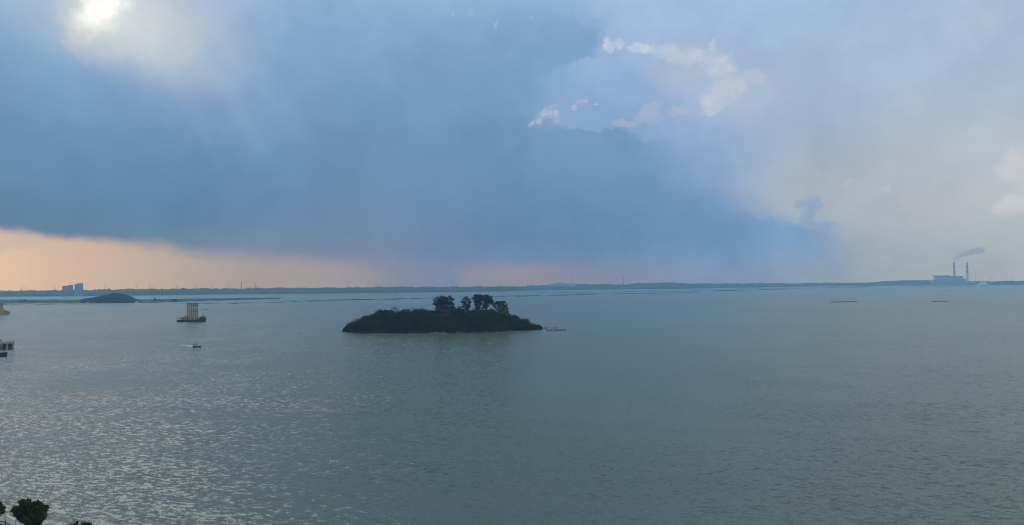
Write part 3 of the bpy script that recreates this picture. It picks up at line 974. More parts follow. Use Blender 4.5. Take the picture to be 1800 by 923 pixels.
G_R = 'low dark rocks standing out of the water'
rock('rock', 'long flat dark rock lying off the island\'s right tip', [(962, 580.6, 3), (968, 580.9, 5), (978, 580.7, 6.5), (987, 580.5, 5), (993, 580.4, 3)], 0.9, 1, G_R)
rock('rock', 'small rounded rock next to the island\'s right tip', [(959, 577.2, 2.2)], 1.0, 2, G_R)
rock('rock', 'thin low rock behind the long flat one off the island', [(972, 577.0, 4), (978, 576.7, 4)], 0.5, 3, G_R)
rock('rock', 'tiny rock at the island\'s left tip', [(602, 582.6, 2.6)], 0.6, 4, G_R)
rock('rock_reef', 'longest dark reef on the open water to the right of the island', [(1463, 531.2, 5), (1470, 531.4, 6), (1479, 531.0, 7), (1488, 530.8, 7), (1497, 530.5, 7), (1503, 530.2, 3)], 1.3, 5, G_R)
rock('rock_reef', 'short dark reef on the water in front of the power station', [(1641, 530.6, 4), (1648, 530.4, 6), (1657, 530.2, 6), (1663, 530.2, 3)], 1.0, 6, G_R)
rock('rock_reef', 'faint thin reef to the right of the work vessel', [(359, 544.6, 2), (363, 544.3, 4)], 0.9, 7, G_R)

# ---- the hill on the spit
HW = [(140, 532.8), (170, 533), (200, 533), (240, 532.2), (262, 532)]
HT = [(140, 529), (148, 526), (156, 524.4), (168, 522.6), (178, 520.2), (190, 517.6), (200, 516.2), (210, 516.0), (220, 517.6), (228, 520.4), (236, 525), (246, 528.4), (262, 529.5)]
hill, hp = mound('hill', HW, HT, 140, 262, 1.5, 230.0, 4.0, M_SOIL, seed=5.0)
blobs, per = [], []
for x in np.arange(144, 246, 1.25):
    for q in (0.04, 0.1, 0.18, 0.27, 0.36, 0.45, 0.56):
        p, hg = hp(x + random.uniform(-.6, .6), q + random.uniform(-.03, .03))
        r = random.uniform(2.6, 4.6)
        blobs.append(((p.x, p.y, p.z + 1.6), (r, r, random.uniform(2.6, 4.2))))
        per.append(26)
V, Q = leaf_quads(blobs, per, 1.3, 0.6)
tag(np_mesh('hill_woodland', V, Q, M_WOOD_FAR), kind='stuff')
G_T = 'lone trees on the flat spit on the left'
for (x, y, rx, ry, lab) in ((43, 530, 6, 4.2, 'larger round tree on the low spit at far left'), (60, 530.5, 5, 2.8, 'low wide tree on the spit beside the larger round one'), (150, 528, 5.5, 3.6, 'dark tree at the left foot of the wooded hill on the spit'),
                            (272, 528, 2, 4.4, 'narrow upright tree on the spit to the right of the hill'), (281, 528.6, 6, 2.6, 'spreading tree on the spit just right of the narrow one'), (307, 527.6, 5, 2.2, 'last low tree on the spit, left of the work vessel\'s masts')):
    Yt = ground(x, 532.6 if x < 250 else 531.2).y + 40
    pic_tree('broadleaf_tree', lab, (x, y + 3), Yt, [(x - rx * .35, y, rx * .65, ry * .8), (x + rx * .35, y + .2, rx * .65, ry * .75), (x, y - ry * .35, rx * .5, ry * .65)], 1.0, 420, M_WOOD_FAR, G_T, 0.5, ground_z=0.8)


def house(x, y, w, h, label):
    p = ground(x, y)
    s = p.y / F
    t = empty('house', p, label, 'house', 'white houses by the hill on the spit')
    mb = MB()
    mb.box((0, 0, h * s / 2 - 0.2), (w * s, 8, h * s + 0.4))
    mb.build('wall', M_WHITE, t)
    a, b, hh = w * s / 2 + .4, 4.4, h * s
    mb = MB()
    mb.v = [(-a, -b, hh + .01), (a, -b, hh + .01), (a, b, hh + .01), (-a, b, hh + .01), (-a, 0, hh + 1.6), (a, 0, hh + 1.6)]
    mb.f = [(0, 1, 5, 4), (2, 3, 4, 5), (0, 4, 3), (1, 2, 5), (3, 2, 1, 0)]
    mb.build('roof', M_GREY, t)


house(241, 532.4, 3.6, 1.6, 'small pale house at the right foot of the wooded hill')
house(259, 531.6, 3.0, 1.3, 'tiny white house on the spit further right of the hill')
house(154, 533.2, 3.2, 1.4, 'pale house at the left foot of the wooded hill')

# small far islet in front of the far hills
islet, _ = mound('islet', [(1502, 503.6), (1540, 503.0)], [(1502, 503.2), (1508, 501.2), (1518, 499.4), (1526, 499.2), (1534, 501), (1540, 502.8)], 1502, 1540, 1.0, 120.0, 0.0, M_WOOD_FAR, seed=3.0)


# ------------------------------------------------------------------ far shore buildings, masts and turbines
def tower_block(x0, x1, ytop, ycap, xc0, xc1, label):
    Y = ground((x0 + x1) / 2, 520.9).y + 120
    b = at((x0 + x1) / 2, 510, Y)
    s = Y / F
    hz = at((x0 + x1) / 2, ytop, Y).z
    cz = at((x0 + x1) / 2, ycap, Y).z
    b.z = 0
    t = empty('tower_block', b, label, 'building', 'pair of tower blocks on the far shore', math.atan2(-b.x, b.y))
    w = (x1 - x0) * s
    mb = MB()
    mb.box((0, 0, hz / 2), (w, 34, hz))
    mb.build('wall', M_TOWER, t)
    mb = MB()
    cx = ((xc0 + xc1) / 2 - (x0 + x1) / 2) * s
    mb.box((cx, 0, (hz + cz) / 2 + .05), ((xc1 - xc0) * s, 26, cz - hz))
    mb.build('roof_house', M_TOWER, t)
    # floors: proud slab edges
    n = 14
    for i in range(1, n):
        mb = MB()
        z = hz * (0.40 + 0.58 * i / n)
        mb.box((0, -17.25, z), (w - 1.0, 0.5, 0.9))
        mb.build('balcony', M_TOWER, t)


tower_block(111, 127, 502.4, 501.0, 120, 126.6, 'wide lower block, left of the two tower blocks on the far shore')
tower_block(132, 145, 499.6, 498.0, 135.5, 144.5, 'taller narrow block, right of the two tower blocks on the far shore')


def far_base(x):
    p = ground(x, interp(WL, x))
    Y = p.y + 170
    q = at(x, interp(SKY1, x), Y)
    return q, Y


def mast(x, ytop, label=None, group='thin masts along the far wooded shore', wide=1.0):
    q, Y = far_base(x)
    top = at(x, ytop, Y).z
    t = empty('radio_mast', (q.x, q.y, q.z - 12), label or 'thin grey mast rising from the wood on the far shore', 'mast', group)
    h = top - q.z + 12
    r = 1.0 * wide * (Y / 4500.0)
    mb = MB()
    mb.tube([(0, 0, 0), (0, 0, h * .6), (0, 0, h)], [r * 1.4, r * 1.05, r * 0.7], 5)
    mb.build('pole', M_DARK, t)
    for f in (.8, .93):
        mb = MB()
        mb.box((0, 0, h * f), (r * 4, r * 1.2, r * 1.4))
        mb.build('antenna_arm', M_DARK, t)


def turbine(x, ytop, rot, label):
    q, Y = far_base(x)
    top = at(x, ytop, Y).z
    z0 = q.z - 12
    h = (top - z0) * 0.78
    t = empty('wind_turbine', (q.x, q.y, z0), label, 'wind turbine', 'wind turbines along the far wooded shore')
    mb = MB()
    mb.tube([(0, 0, 0), (0, 0, h)], [1.5, 0.9], 8)
    mb.build('tower', M_WHITE, t)
    mb = MB()
    mb.box((0, 1.0, h + .8), (1.8, 5.0, 1.8))
    mb.build('nacelle', M_WHITE, t)
    L = (top - z0) * 0.42
    for i in range(3):
        a = rad(rot + 120 * i)
        d = Vector((math.sin(a), 0, math.cos(a)))
        mb = MB()
        c = Vector((0, -1.9, h + .8))
        mb.tube([c, c + d * L * .25, c + d * L], [0.55, 0.8, 0.2], 5)
        mb.build('blade', M_WHITE, t)


MASTS = [(38, 504), (46, 504.6), (96.5, 501.5), (184, 500.8), (188, 501.8), (274, 502.5), (312, 501), (372, 501.5), (401, 500.2), (406, 501.5), (452, 501.5), (566, 499.5), (611, 495.5), (877, 497), (928, 497.5), (1338, 491.5), (1420, 495), (1530, 495)]
ORD = ['first', 'second', 'third', 'fourth', 'fifth', 'sixth', 'seventh', 'eighth', 'ninth', 'tenth', 'eleventh', 'twelfth', 'thirteenth']
STRETCH = [(0, 105, 'left of the tower blocks'), (105, 330, 'right of the tower blocks'), (330, 700, 'between barge and island trees'), (700, 1000, 'right of the island trees'), (1000, 1800, 'between slim chimney and power station')]
for a, b, where in STRETCH:
    for i, (x, yt) in enumerate([m_ for m_ in MASTS if a <= m_[0] < b]):
        mast(x, yt, ORD[i] + ' thin mast on the far shore, ' + where)
mast(424, 495, 'taller thick mast on the far shore, left of the island', None, 1.9)
mast(448.5, 497, 'shorter thick mast with a pale top right of the tallest left mast', None, 1.9)
mast(1096, 487, 'tall lone lattice mast on the far shore between two chimneys', None, 1.6)
for x, yt, r_, lab in ((240, 498.5, 20, 'leftmost wind turbine, on the far shore right of the tower blocks'), (263, 499, 75, 'wind turbine on the far shore above the wooded hill\'s right side'), (346, 498.5, 50, 'wind turbine on the far shore just above the work vessel\'s masts')):
    turbine(x, yt, r_, lab)


# ---- smoke
def smoke_material(name, col, dens):
    m, k, out = new_mat(name)
    v = k.node('ShaderNodeVolumePrincipled')
    v.inputs['Color'].default_value = (*col, 1)
    tc = k.node('ShaderNodeTexCoord')
    n = k.noise(tc.outputs['Object'], 0.05, 4.0, 0.6)
    k.put(v.inputs['Density'], k.mul(k.rng(n, 0.38, 0.62), dens))
    v.inputs['Anisotropy'].default_value = 0.0
    m.node_tree.links.new(v.outputs[0], out.inputs['Volume'])
    m.cycles.volume_step_rate = 1.0
    return m


M_SMOKE = smoke_material('white_smoke', (1.0, 1.0, 1.0), 0.028)
M_SMOKE_D = smoke_material('dark_smoke', (0.45, 0.5, 0.55), 0.03)


def plume(label, pts, Y, mat, seed):
    """pts: (x, y, radius px): one lumpy closed skin along the drift of the smoke"""
    rnd = random.Random(seed)
    c0 = at(pts[0][0], pts[0][1], Y)
    s = Y / F
    P = [at(x, y, Y) - c0 for x, y, r in pts]
    Rr = [r * s for _, _, r in pts]
    n, seg = 20, (len(pts) - 1) * 6
    rings = []
    for i in range(seg + 1):
        u = i / 6.0
        j = min(int(u), len(pts) - 2)
        f = u - j
        p = P[j].lerp(P[j + 1], f)
        r = Rr[j] * (1 - f) + Rr[j + 1] * f
        d = (P[j + 1] - P[j]).normalized()
        a = Vector((0, 1, 0))
        b = d.cross(a).normalized()
        rings.append([p + (a * math.cos(t / n * 6.283) + b * math.sin(t / n * 6.283)) * r * (1 + .22 * math.sin(3 * t / n * 6.283 + i * .9 + seed) + .14 * math.sin(5 * t / n * 6.283 - i * 1.3) + rnd.uniform(-.08, .08)) for t in range(n)])
    mb = MB()
    mb.loft(rings)
    o = mb.build('smoke_plume', mat, None, c0, True)
    tag(o, label, 'smoke')
    return o


def chimney(x, ybase, ytop, Y, wb, wt, bands, label, group=None):
    b = at(x, ybase, Y)
    top = at(x, ytop, Y).z
    z0 = 2.0
    s = Y / F
    t = empty('chimney', (b.x, b.y, z0), label, 'chimney', group)
    h = top - z0
    rb, rt = wb * s / 2, wt * s / 2
    n = 14

    def ringz(f, grow=0.0):
        r = rb + (rt - rb) * f + grow
        return [(r * math.cos(q / n * 6.283), r * math.sin(q / n * 6.283), h * f) for q in range(n)]
    mb = MB()
    mb.loft([ringz(f) for f in (0, .25, .5, .75, 1.0)])
    mb.build('shaft', M_SHAFT, t, None, True)
    for f0, f1 in bands:
        mb = MB()
        mb.loft([ringz(f0, .25), ringz(f1, .25)])
        mb.build('painted_band', M_RED, t, None, True)
    mb = MB()
    mb.loft([ringz(.985, .8), ringz(1.0, .8)])
    mb.build('rim', M_DARK, t)
    return t


YP = ground(1680, 501.4).y + 60
chimney(1678, 498, 461.5, YP + 40, 4.2, 2.6, [(.52, .64), (.78, .90), (.95, .98)], 'smoking red-banded chimney of the power station', 'power station chimneys')
chimney(1701, 498, 461.5, YP + 30, 3.8, 2.6, [(.55, .66), (.76, .86), (.93, .98)], 'smokeless chimney right of the power station hall', 'power station chimneys')
plume('white smoke drifting up and right from the power station chimney', [(1677.6, 461, 1.3), (1677.4, 457.5, 2.0), (1680, 453.8, 3.4), (1686, 450.0, 4.4), (1694, 446.8, 5.2), (1704, 443.4, 6.2), (1714, 440.6, 7.0), (1723, 439.6, 6.4), (1729, 440.0, 4.4), (1733, 440.8, 1.6)], YP + 40, M_SMOKE, 1.0)


def power_station():
    Y = YP
    b = ground(1668, 501.4)
    s = Y / F
    t = empty('power_station', (b.x, Y, 0), 'long grey power station hall below the two chimneys', 'power station')

    def block(name, x0, x1, ytop, mat, dep, dy=0.0):
        zt = at((x0 + x1) / 2, ytop, Y + dy).z
        x0w, x1w = at(x0, 498, Y + dy).x - b.x, at(x1, 498, Y + dy).x - b.x
        mb = MB()
        mb.box(((x0w + x1w) / 2, dy + dep / 2, zt / 2), (x1w - x0w, dep, zt))
        return mb.build(name, mat, t), zt, (x0w, x1w)
    block('boiler_hall', 1645.4, 1669.4, 485.2, M_CLAD, 40)
    block('turbine_hall', 1669.5, 1692.6, 486.4, M_CLAD, 36, 3)
    block('annex', 1638.4, 1645.2, 492.6, M_CLAD, 30, 4)
    block('store', 1692.8, 1698, 489.6, M_CLAD, 30, 6)
    block('coal_shed', 1702, 1716, 494.4, M_CLAD, 30, 6)
    for x0, x1, y in ((1644.2, 1670.0, 485.2), (1670.1, 1693.4, 486.4)):
        z = at((x0 + x1) / 2, y, Y).z
        xw0, xw1 = at(x0, 498, Y).x - b.x, at(x1, 498, Y).x - b.x
        mb = MB()
        mb.box(((xw0 + xw1) / 2, 21, z + 2.6), (xw1 - xw0, 46, 5))
        mb.build('roof', M_DARK, t)
    # ladder of duct frames on the front
    for x in (1677, 1682):
        xw = at(x, 498, Y).x - b.x
        mb = MB()
        mb.box((xw, -2.5, 28), (9, 11, 44))
        mb.build('duct', M_CLAD_L, t)
    for x, h in ((1709, 28), (1713, 22)):
        xw = at(x, 498, Y).x - b.x
        mb = MB()
        mb.tube([(xw, -20, 0), (xw, -20, h), (xw, -20, h + 5)], [13, 13, 2], 12)
        mb.build('tank', M_CLAD_L, t)


power_station()
# pale stockpile beside the plant
p = ground(1736, 500.9)
p.y += 60
mb = MB()
s = p.y / F
n = 16
rings = []
for q, rr in ((0, 1.0), (.3, .66), (.7, .26), (1.0, .03)):
    rings.append([(math.cos(t / n * 6.283) * rr * 12 * s - (1 - rr) * 2.2 * s, math.sin(t / n * 6.283) * rr * 40, q * 8.0 * s * 1.0) for t in range(n)])
mb.loft(rings)
tag(mb.build('stockpile', M_PILE, None, p), 'pale conical stockpile right of the power station chimneys', 'stockpile')
LT = {1741.5: 'first', 1746: 'second', 1751: 'third', 1768: 'fourth', 1780: 'fifth'}
G_L = 'slender lighting towers right of the power station'
for x, yt in ((1741.5, 484), (1746, 486), (1751, 483.5), (1768, 486.5), (1780, 484.5)):
    q, Y = at(x, 498, YP + 80), YP + 80
    t = empty('lighting_tower', (q.x, Y, 2), LT[x] + ' slender pale lighting tower counting right from the white stockpile', 'tower', G_L)
    h = at(x, yt, Y).z - 2
    mb = MB()
    mb.tube([(0, 0, 0), (0, 0, h)], [1.6, 0.9], 6)
    mb.build('pole', M_CLAD_L, t)
    mb = MB()
    mb.box((0, 0, h + 1), (5, 2, 2))
    mb.build('lamp_frame', M_GREY, t)

# works and chimneys in the middle distance
YM = ground(990, 510.0).y + 260
mb = MB()
t = empty('works_building', at(990, 503, YM), 'long low works building below the small smoking chimney', 'building')
bz = at(990, 503, YM).z
for x0, x1, yt, nm in ((963, 979.5, 499.4, 'annex'), (979.6, 990, 497.0, 'main_hall'), (990.1, 1012, 498.4, 'shed')):
    a, b2, zt = at(x0, 500, YM).x, at(x1, 500, YM).x, at((x0 + x1) / 2, yt, YM).z
    mb = MB()
    mb.box(((a + b2) / 2 - t.location.x, 20, (zt - 4) / 2 + 4 - bz), (b2 - a, 40, zt - 4))
    mb.build(nm, M_CLAD, t)
chimney(978.6, 500, 491.5, YM + 30, 1.5, 1.2, [], 'short chimney with a wisp of dark smoke beside the works building')
plume('wisp of dark smoke above the short works chimney', [(978.6, 491.4, .5), (978.4, 489.4, 1.2), (977.6, 487.4, 1.8), (976.8, 485.2, 1.6), (975.6, 484.0, .5)], YM + 30, M_SMOKE_D, 4.0)
chimney(1006.8, 500, 484.2, YM + 30, 1.9, 1.5, [(.88, .97)], 'tall slim chimney at the right end of the works building')
chimney(1185.4, 498, 483.0, ground(1185, 507.6).y + 260, 1.4, 1.0, [], 'slim dark chimney rising from the hazy hills left of the pale sky')


# ------------------------------------------------------------------ vessels
def hull_mesh(L, B, H, draft=0.4, bow=0.16, stern=0.06, sheer=0.5, flare=0.85):
    """ship's hull along +x with pointed raked bow and squared stern"""
    mb = MB()
    xs = [-.5, -.5 + stern, -.25, 0, .25, .5 - bow, .5 - bow * .4, .5]
    ws = [.86, .98, 1, 1, 1, .96, .66, .10]
    rings = []
    for x, w in zip(xs, ws):
        up = sheer * max(0, (x - .15) / .35) ** 2
        hb = B / 2 * w
        rings.append([(x * L - (0.03 * L if x > .4 else 0), -hb * flare, -draft), (x * L, -hb, H + up), (x * L, hb, H + up), (x * L - (0.03 * L if x > .4 else 0), hb * flare, -draft)])
    mb.loft(rings)
    return mb


def lattice_mast(mb, x, y, z0, z1, w, lean=0.0):
    """four legs, rungs and diagonals"""
    h = z1 - z0
    n = max(4, int(h / (w * 1.6)))

    def c(i, f):
        sx, sy = ((-1, -1), (1, -1), (1, 1), (-1, 1))[i]
        return Vector((x + sx * w / 2 + lean * f, y + sy * w / 2, z0 + h * f))
    for i in range(4):
        mb.tube([c(i, 0), c(i, 1)], w * 0.13, 4)
    for j in range(n + 1):
        f = j / n
        for i in range(4):
            mb.tube([c(i, f), c((i + 1) % 4, f)], w * 0.08, 4)
            if j < n:
                mb.tube([c(i, f), c((i + 1) % 4, (j + 1) / n)], w * 0.07, 4)


def work_vessel():
    c = ground(338, 565.6)
    s = c.y / F
    rz = rad(-3)
    t = empty('work_vessel', c, 'dark work barge with six tall yellow leader masts on the water left of the island', 'barge', None, rz)
    hull_mesh(50 * s, 9.0, 2.3, 0.4, 0.10, 0.05, 0.4).build('hull', M_HULL, t)
    mb = MB()
    mb.box((-1.0 * s, 0, 2.36), (44 * s, 8.4, 0.1))
    mb.build('deck', M_RUST, t)
    for i, x in enumerate((331.5, 335.0, 338.6, 342.1, 345.5, 349.0)):
        ox = (x - 338) * s
        mb = MB()
        lattice_mast(mb, ox, -2.6, 2.42, 19.4 + 0.25 * (i % 2), 0.95, 0.0)
        m_ = mb.build('leader_mast', M_YEL, t)
        mb = MB()
        mb.box((ox, -2.6, 20.1 + 0.25 * (i % 2)), (1.1, 1.35, 1.2))
        mb.build('sheave_head', M_DARK, m_)
        mb = MB()
        mb.box((ox, -2.6, 12.5 - 1.2 * (i % 3 > 0)), (1.05, 1.5, 0.9))
        mb.build('hammer_head', M_DARK, m_)
        mb = MB()
        mb.tube([(ox, -3.2, 2.42), (ox, -3.2, 11.5)], 0.2, 6)
        mb.build('casing_pipe', M_RUST, m_)
    mb = MB()
    mb.box((3.7 * s, -2.6, 18.2), (18.6 * s, .45, .45))
    mb.build('tie_beam', M_DARK, t)
    # deck houses: name, x, w, h, material
    for nm, x, w, d, h, mt in (('generator_house', 317.5, 5.0, 5.0, 2.4, M_WHITE), ('winch_house', 323.4, 5.0, 5.5, 2.2, M_RUST), ('winch_house', 328.0, 3.4, 5.5, 3.2, M_ORANGE),
                               ('control_cabin', 338.8, 3.2, 3.0, 2.6, M_WHITE), ('control_cabin', 343.6, 2.2, 3.0, 2.0, M_WHITE), ('store', 349.5, 5.0, 4.0, 2.2, M_GREY)):
        ox = (x - 338) * s
        mb = MB()
        mb.box((ox, -1.8 if mt is M_WHITE else 0.9, 2.42 + h / 2), (w * s, d * .8, h))
        o = mb.build(nm, mt, t)
        mb = MB()
        mb.box((ox, -1.8 if mt is M_WHITE else 0.9, 2.47 + h), (w * s + .4, d * .8 + .4, 0.12))
        mb.build('roof', M_DARK, o)
        for q in (-.25, .25):
            mb = MB()
            mb.box((ox + q * w * s, (-1.8 if mt is M_WHITE else 0.9) - d * .4 - .03, 2.42 + h * .62), (w * s * .26, .06, h * .3))
            mb.build('window', M_GLASS, o)
    # wheelhouse at the bow end
    ox = (357.4 - 338) * s
    mb = MB()
    mb.box((ox, 0, 3.9), (6.0 * s, 5.5, 3.0), 0, .94)
    sp = mb.build('wheelhouse', M_HULL, t)
    mb = MB()
    mb.box((ox - .3, 0, 6.4), (3.6 * s, 4.2, 1.9), 0, .92)
    mb.build('bridge', M_GREY, sp)
    mb = MB()
    mb.tube([(ox - .3, 0, 7.35), (ox - .3, 0, 10.4)], [.18, .1], 6)
    mb.tube([(ox - 1.2, 0, 9.2), (ox + .6, 0, 9.2)], .1, 5)
    mb.build('signal_mast', M_GREY, sp)
    mb = MB()
    mb.tube([(ox + 2.2, 0, 5.45), (ox + 3.6, 0, 8.2)], .13, 5)
    mb.build('derrick', M_GREY, sp)
    # jib crane laid along the aft deck
    mb = MB()
    lattice_mast(mb, 0, 0, 0, 8.6, .7)
    j = mb.build('crane_jib', M_DARK, t)
    j.location = ((325 - 338) * s, -.6, 5.4)
    j.rotation_euler = (0, rad(-104), 0)
    mb = MB()
    mb.box(((325.4 - 338) * s, -.6, 4.4), (1.9, 2.2, 3.9))
    mb.build('crane_cab', M_ORANGE, t)
    mb = MB()
    for q in range(9):
        mb.tube([((315 + q * 5.2 - 338) * s, -4.1, 2.4), ((315 + q * 5.2 - 338) * s, -4.1, 3.4)], .06, 4)
    mb.tube([((315 - 338) * s, -4.1, 3.4), ((356.6 - 338) * s, -4.1, 3.4)], .06, 4)
    mb.build('handrail', M_GREY, t)
    # bowsprit anchor arm
    mb = MB()
    mb.tube([((361 - 338) * s, 0, 2.6), ((366 - 338) * s, 0, 3.3)], .2, 5)
    mb.build('anchor_arm', M_DARK, t)


work_vessel()
# small tender alongside
def small_boat(x, y, wpx, label, group, name='fishing_boat', cat='boat', cab=True, rz=0.0, mat=None):
    c = ground(x, y)
    L = wpx * c.y / F
    t = empty(name, c, label, cat, group, rz)
    k_ = L / 6.0
    hull_mesh(L, L * .36, .75 * k_, .2, .3, .06, .5 * k_).build('hull', mat or M_HULL, t)
    if cab:
        mb = MB()
        mb.box((-.12 * L, 0, .75 * k_ + .55 * k_), (.3 * L, .24 * L, 1.1 * k_), 0, .9)
        mb.build('cabin', M_GREY, t)
        mb = MB()
        mb.tube([(-.05 * L, 0, 1.8 * k_), (-.05 * L, 0, 3.0 * k_)], .06 * k_, 5)
        mb.build('mast', M_DARK, t)
    return t


small_boat(348.4, 566.9, 3.0, 'tiny dark tender floating in front of the six-masted barge', None, 'tender', 'boat', False)


def left_vessel():
    c = ground(-9, 553.4)
    s = c.y / F
    t = empty('work_ship', c, 'grey work ship with orange deck house and lattice towers, cut by the left edge', 'ship', None, rad(2))
    hull_mesh(52 * s, 9, 3.2, .4, .12, .05, .9).build('hull', M_GREY, t)
    mb = MB()
    mb.box((-2 * s, 0, 3.3), (42 * s, 8.2, .15))
    mb.build('deck', M_RUST, t)
    mb = MB()
    mb.box((13.5 * s, 0, 5.1), (9 * s, 6, 3.4))
    d = mb.build('deck_house', M_ORANGE, t)
    mb = MB()
    mb.box((11.5 * s, 0, 8.1), (5 * s, 5, 2.6))
    b = mb.build('bridge', M_ORANGE, d)
    for q in (-1, 0, 1):
        mb = MB()
        mb.box((13.5 * s + q * 2.6 * s, -3.03, 5.4), (1.5 * s, .08, 1.2))
        mb.build('window', M_GLASS, d)
    mb = MB()
    lattice_mast(mb, 11.2 * s, 0, 9.45, 17.2, 2.0)
    mb.build('lattice_tower', M_DARK, t)
    mb = MB()
    lattice_mast(mb, 6 * s, 0, 3.4, 16.6, 2.0)
    mb.build('lattice_tower', M_DARK, t)
    mb = MB()
    mb.box((21 * s, 0, 4.3), (3.0 * s, 3.0, 1.8))
    mb.build('windlass', M_DARK, t)
    mb = MB()
    mb.tube([(24 * s, 0, 4.4), (27.5 * s, 0, 5.6)], .3, 6)
    mb.build('bow_arm', M_GREY, t)


left_vessel()


def speedboat():
    c = ground(346.5, 610.4)
    s = c.y / F
    t = empty('speedboat', c, 'small dark speedboat with an arched canopy heading right with white wake', 'speedboat', None, rad(-6))
    L = 14.5 * s
    hull_mesh(L, 1.9, .75, .15, .34, .05, .35).build('hull', M_HULL, t)
    mb = MB()
    pts = []
    for i in range(7):
        a = math.pi * i / 6
        pts.append((-.18 * L - math.cos(a) * .20 * L, 1.62 + .42 * math.sin(a)))
    rings = [[(x, -.85, z), (x, .85, z), (x, .85, z + .07), (x, -.85, z + .07)] for x, z in pts]
    mb.loft(rings)
    mb.build('canopy', M_DARK, t)
    for x in (-.37, 0.0):
        for y in (-.8, .8):
            mb = MB()
            mb.tube([(x * L, y, .7), (x * L + .02 * L, y, 1.7)], .05, 5)
            mb.build('canopy_post', M_GREY, t)
    mb = MB()
    mb.v = [(.06 * L, -.7, .8), (.06 * L, .7, .8), (-.0 * L, .65, 1.5), (-.0 * L, -.65, 1.5), (.075 * L, -.7, .8), (.075 * L, .7, .8), (.015 * L, .65, 1.5), (.015 * L, -.65, 1.5)]
    mb.f = [(0, 1, 2, 3), (7, 6, 5, 4), (0, 4, 5, 1), (1, 5, 6, 2), (2, 6, 7, 3), (3, 7, 4, 0)]
    mb.build('windscreen', M_WHITE, t)
    mb = MB()
    mb.box((-.12 * L, 0, 1.0), (.22 * L, 1.2, .55))
    mb.build('seat', M_WHITE, t)
    mb = MB()
    mb.box((-.51 * L, 0, .75), (.35, .5, .9), 0, .7)
    mb.build('outboard_motor', M_DARK, t)
    return c, s


sb_c, sb_s = speedboat()


def foam():
    m, k, out = new_mat('foam')
    p = k.node('ShaderNodeBsdfPrincipled')
    geo = k.node('ShaderNodeNewGeometry')
    n = k.noise(geo.outputs['Position'], 1.1, 5.0, 0.65)
    p.inputs['Base Color'].default_value = (0.75, 0.78, 0.8, 1)
    p.inputs['Roughness'].default_value = 0.8
    tr = k.node('ShaderNodeBsdfTransparent')
    tc = k.node('ShaderNodeTexCoord')
    gx, gy, gz = k.xyz(tc.outputs['Generated'])
    f = k.mul(k.rng(n, 0.26, 0.46), k.m('POWER', gx, 1.9))
    mx = k.node('ShaderNodeMixShader')
    k.put(mx.inputs[0], f)
    m.node_tree.links.new(tr.outputs[0], mx.inputs[1])
    m.node_tree.links.new(p.outputs[0], mx.inputs[2])
    m.node_tree.links.new(mx.outputs[0], out.inputs[0])
    # churned wake: widening ridge of foam behind the boat
    V, Qs = [], []
    N = 40
    for i in range(N + 1):
        f = i / N
        x = 341 - 38 * (1 - f)
        y = 608.9 - 3.4 * (1 - f)
        c = ground(x, y)
        w = 0.9 + 2.0 * (1 - f)
        for j, q in enumerate((-1, -.5, 0, .5, 1)):
            V.append((c.x, c.y + q * w * 2.2, 0.03 + (0.14 * f) * (1 - q * q) * (0.6 + 0.4 * wob(i * 3 + j, 2.0, 2.0))))
        if i:
            for j in range(4):
                Qs.append(((i - 1) * 5 + j, i * 5 + j, i * 5 + j + 1, (i - 1) * 5 + j + 1))
    tag(np_mesh('wake', V, Qs, m), kind='stuff')


foam()
G_B = 'distant boats and floats on the open water'
SPOTS = [(67, 549.4, 3.0, 'lone dark boat on the water left of the wooded spit hill'), (260, 537.8, 2.2, 'tiny dark boat just below the spit, left of the six-masted barge'), (1609, 531.6, 3.2, 'dark boat left of the short reef before the power station'),
         (1669, 524.6, 2.6, 'nearest small boat below the power station, above the short reef'), (1670, 514.6, 2.4, 'faint boat straight below the smoking chimney'), (1696, 514.8, 2.8, 'small boat below the smokeless chimney'), (1765, 516.2, 2.8, 'rightmost small boat on the far water'),
         (1736, 505.4, 2.4, 'farthest boat, close under the pale stockpile'), (956, 534.8, 3.0, 'dark boat on the water above the rocks off the island'), (1106, 526.2, 2.6, 'small boat on open water right of the island trees'), (1154, 522.6, 2.2, 'tiny boat near the long mudflat right of the island'),
         (404, 528.4, 2.4, 'tiny boat near the right end of the spit')]
for i, (x, y, w, lab) in enumerate(SPOTS):
    small_boat(x, y, w, lab, G_B, cab=True, rz=rad((i * 67) % 360))


def beacon(x, y, h, label):
    c = ground(x, y)
    s = c.y / F
    t = empty('channel_beacon', c, label, 'beacon')
    mb = MB()
    mb.tube([(0, 0, -.4), (0, 0, .35)], [.5, .55], 10)
    mb.build('float', M_DARK, t)
    mb = MB()
    mb.tube([(0, 0, .35), (0, 0, h * s)], [.35, .2], 6)
    mb.build('pole', M_DARK, t)
    mb = MB()
    mb.tube([(0, 0, h * s), (0, 0, h * s + .8)], [.5, .2], 6)
    mb.build('lamp', M_GREY, t)


beacon(943.5, 528, 3.6, 'thin dark beacon on the water right of the island trees')
beacon(527, 585.6, 1.0, 'tiny dark buoy on the water left of the island')


